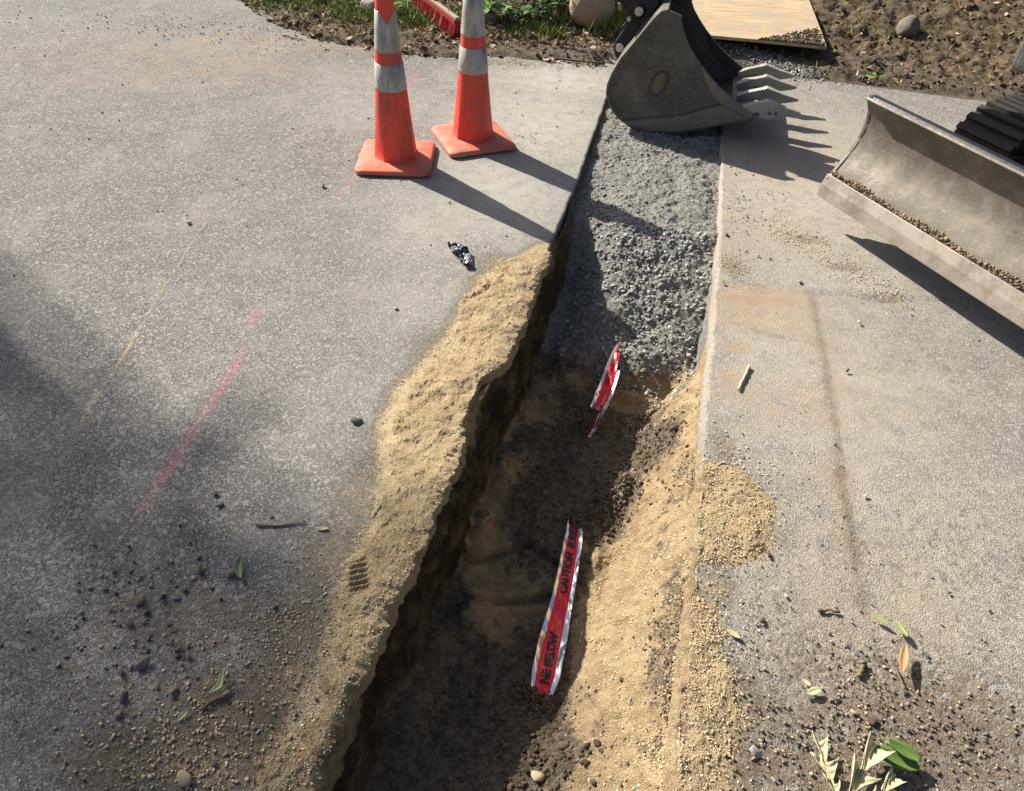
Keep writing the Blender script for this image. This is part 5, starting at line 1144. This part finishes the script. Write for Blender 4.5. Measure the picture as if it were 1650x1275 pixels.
# oak leaf, pale and curled, with lobes; green leaf behind it
def lobed(name, px0, px1, W_, label, mat, lobes, z=.02, fold=.5, seed=0, curlup=.3):
    a = at(*px0, z); b = at(*px1, z); L_ = np.linalg.norm(b-a); d = (b-a)/L_; s_ = np.cross(d, (0, 0, 1.)); V = []; F = []; N = 60; K = 8; r = np.random.default_rng(seed)
    ph = r.uniform(-.4, .4, 2)
    for i in range(N+1):
        t = i/N; env = math.sin(math.pi*min(1, t*.93+.05))**.6
        row = []
        for j in range(-K, K+1):
            sg = 0 if j < 0 else 1; tt_ = (t*lobes+ph[sg]) % 1.0; lob = .13+.87*(1-abs(2*tt_-1)**.8)**1.3*(1 if tt_ < .5 else .9)
            hw = W_/2*env*lob; q = abs(j)/K; sweep = .30*L_*q*q*lob
            c = a+d*(L_*t+sweep)+s_*hw*j/K+np.array([0, 0, fold*hw*q**1.4*(1+.5*math.sin(t*9+sg*2))+.35*curlup*L_*(t-.35)**2+.003*math.sin(i*.6+j)])
            row.append(c)
        V += row
    M2 = 2*K+1
    for i in range(N):
        for j in range(M2-1): q = i*M2+j; F.append([q, q+1, q+M2+1, q+M2])
    me = pymesh(name, V, F); o = link(name, me, M[mat], smooth=True, label=label, cat='leaf', group='fallen leaves on the pavement'); sd = o.modifiers.new('s', 'SOLIDIFY'); sd.thickness = .0007; return o
lobed('oak_leaf', (1350, 1290), (1318, 1200), .062, 'pale dried oak leaf with pointed lobes, left of two at the bottom right', 'pale_leaf', 2.6, .018, .7, 1)
lobed('oak_leaf', (1362, 1290), (1410, 1206), .075, 'pale dried oak leaf folded over, right of two at the bottom right', 'pale_leaf', 2.2, .022, .9, 2, .5)
lobed('oak_leaf', (1400, 1300), (1440, 1255), .05, 'small pale oak leaf scrap below the folded oak leaf', 'pale_leaf', 1.6, .012, .8, 5)
leaf([(1480, 1240), (1440, 1226), (1398, 1207)], .042, 'glossy green leaf beside the pale oak leaves at the bottom right', 'gleaf', .018, .25, 'green_leaf', .35)
leaf([(1482, 1228), (1455, 1212), (1427, 1194)], .030, 'second green leaf behind the glossy one at the bottom right', 'gleaf', .03, .3, 'green_leaf', .4)

# crumpled plastic scrap
def scrap():
    outl = [(721, 397), (730, 393), (738, 396), (744, 394), (752, 403), (757, 410), (760, 418), (763, 424), (763, 431), (748, 431), (742, 422), (733, 412), (726, 405)]
    P = np.array([at(a, b, .008) for a, b in outl]); c = P.mean(0); V = [c]; F = []; R_ = 12; n_ = len(P)*4
    Pd = []
    for i in range(len(P)):
        for k in range(4): t = k/4; Pd.append(P[i]*(1-t)+P[(i+1) % len(P)]*t)
    for r_ in range(1, R_+1):
        for q in Pd: V.append(c+(q-c)*r_/R_)
    for k in range(n_): F.append([0, 1+k, 1+(k+1) % n_])
    for r_ in range(R_-1):
        for k in range(n_): a = 1+r_*n_+k; b = 1+r_*n_+(k+1) % n_; F.append([a, a+n_, b+n_, b])
    V = np.array(V); V[:, 2] += .012*(vn(V[:, 0]*60, V[:, 1]*60, 3)+.3)+.010*np.abs(vn(V[:, 0]*25+V[:, 1]*12, V[:, 1]*30, 8))
    V[:, 2] = np.maximum(V[:, 2], .003)
    me = pymesh('plastic_scrap', V, F); s = NM('black_plastic'); c_ = s.mix(s.ramp(s.noise(55, 3), .42, .5), (.010, .010, .012), (.13, .13, .14)); m_ = s.fin(c_, .22, .1)
    return link('plastic_scrap', me, m_, label='crumpled black and silver plastic scrap on asphalt near the trench', cat='plastic scrap')
scrap()

# ---------------------------------------------------------------- tree standing out of frame; its crown shades the lower left of the pavement
def tree(tx, ty, h, cr_, label, seed, crown):
    r = np.random.default_rng(seed); root = empty('broadleaf_tree', (tx, ty, 0), label=label, cat='tree'); C_ = np.array(crown)-np.array([tx, ty, 0])
    parts = [tube([np.zeros(3), np.array([.1, 0, h*.3]), C_*np.array([.6, .6, 0])+np.array([0, 0, C_[2]-cr_*.6])], [.32, .24, .12], 14)]
    base = np.array([.1, 0, h*.35])
    for k in range(14):
        d = r.standard_normal(3); d /= np.linalg.norm(d); e_ = C_+d*cr_*np.array([1, 1, .6])*.8; parts.append(tube([base+np.array([0, 0, r.uniform(0, 2)]), (base+e_)/2+np.array([0, 0, .6]), e_], [.11, .06, .02], 8))
    link('trunk', pymesh('trunk', *join(parts)), M['twig'], root, smooth=True)
    m = 8; q = r.standard_normal((m, 3)); q /= np.linalg.norm(q, axis=1)[:, None]; q = q*(r.random(m)**.4)[:, None]*cr_*np.array([1, 1, .6])+C_
    n_ = 70; P = (q[:, None, :]+r.normal(0, .20, (m, n_, 3))).reshape(-1, 3); k = len(P); A = rdir(k, .6)*r.uniform(.04, .085, (k, 1)); T = np.cross(A, rdir(k, .8)); T = T/np.linalg.norm(T, axis=1)[:, None]*np.linalg.norm(A, axis=1)[:, None]*.6
    batch_quads('crown', P, A, T, M['leaf'], bend=0.0, parent=root)
def up_sun(px, py, h): p = at(px, py); k = h/math.tan(SUN_EL); return (p[0]-SUNH[0]*k, p[1]-SUNH[1]*k, h)
c1 = up_sun(110, 960, 11.5)
tree(c1[0]-.5, c1[1]+1, 12, .55, 'tall broadleaf tree standing beyond the left side of the driveway', 5, c1)
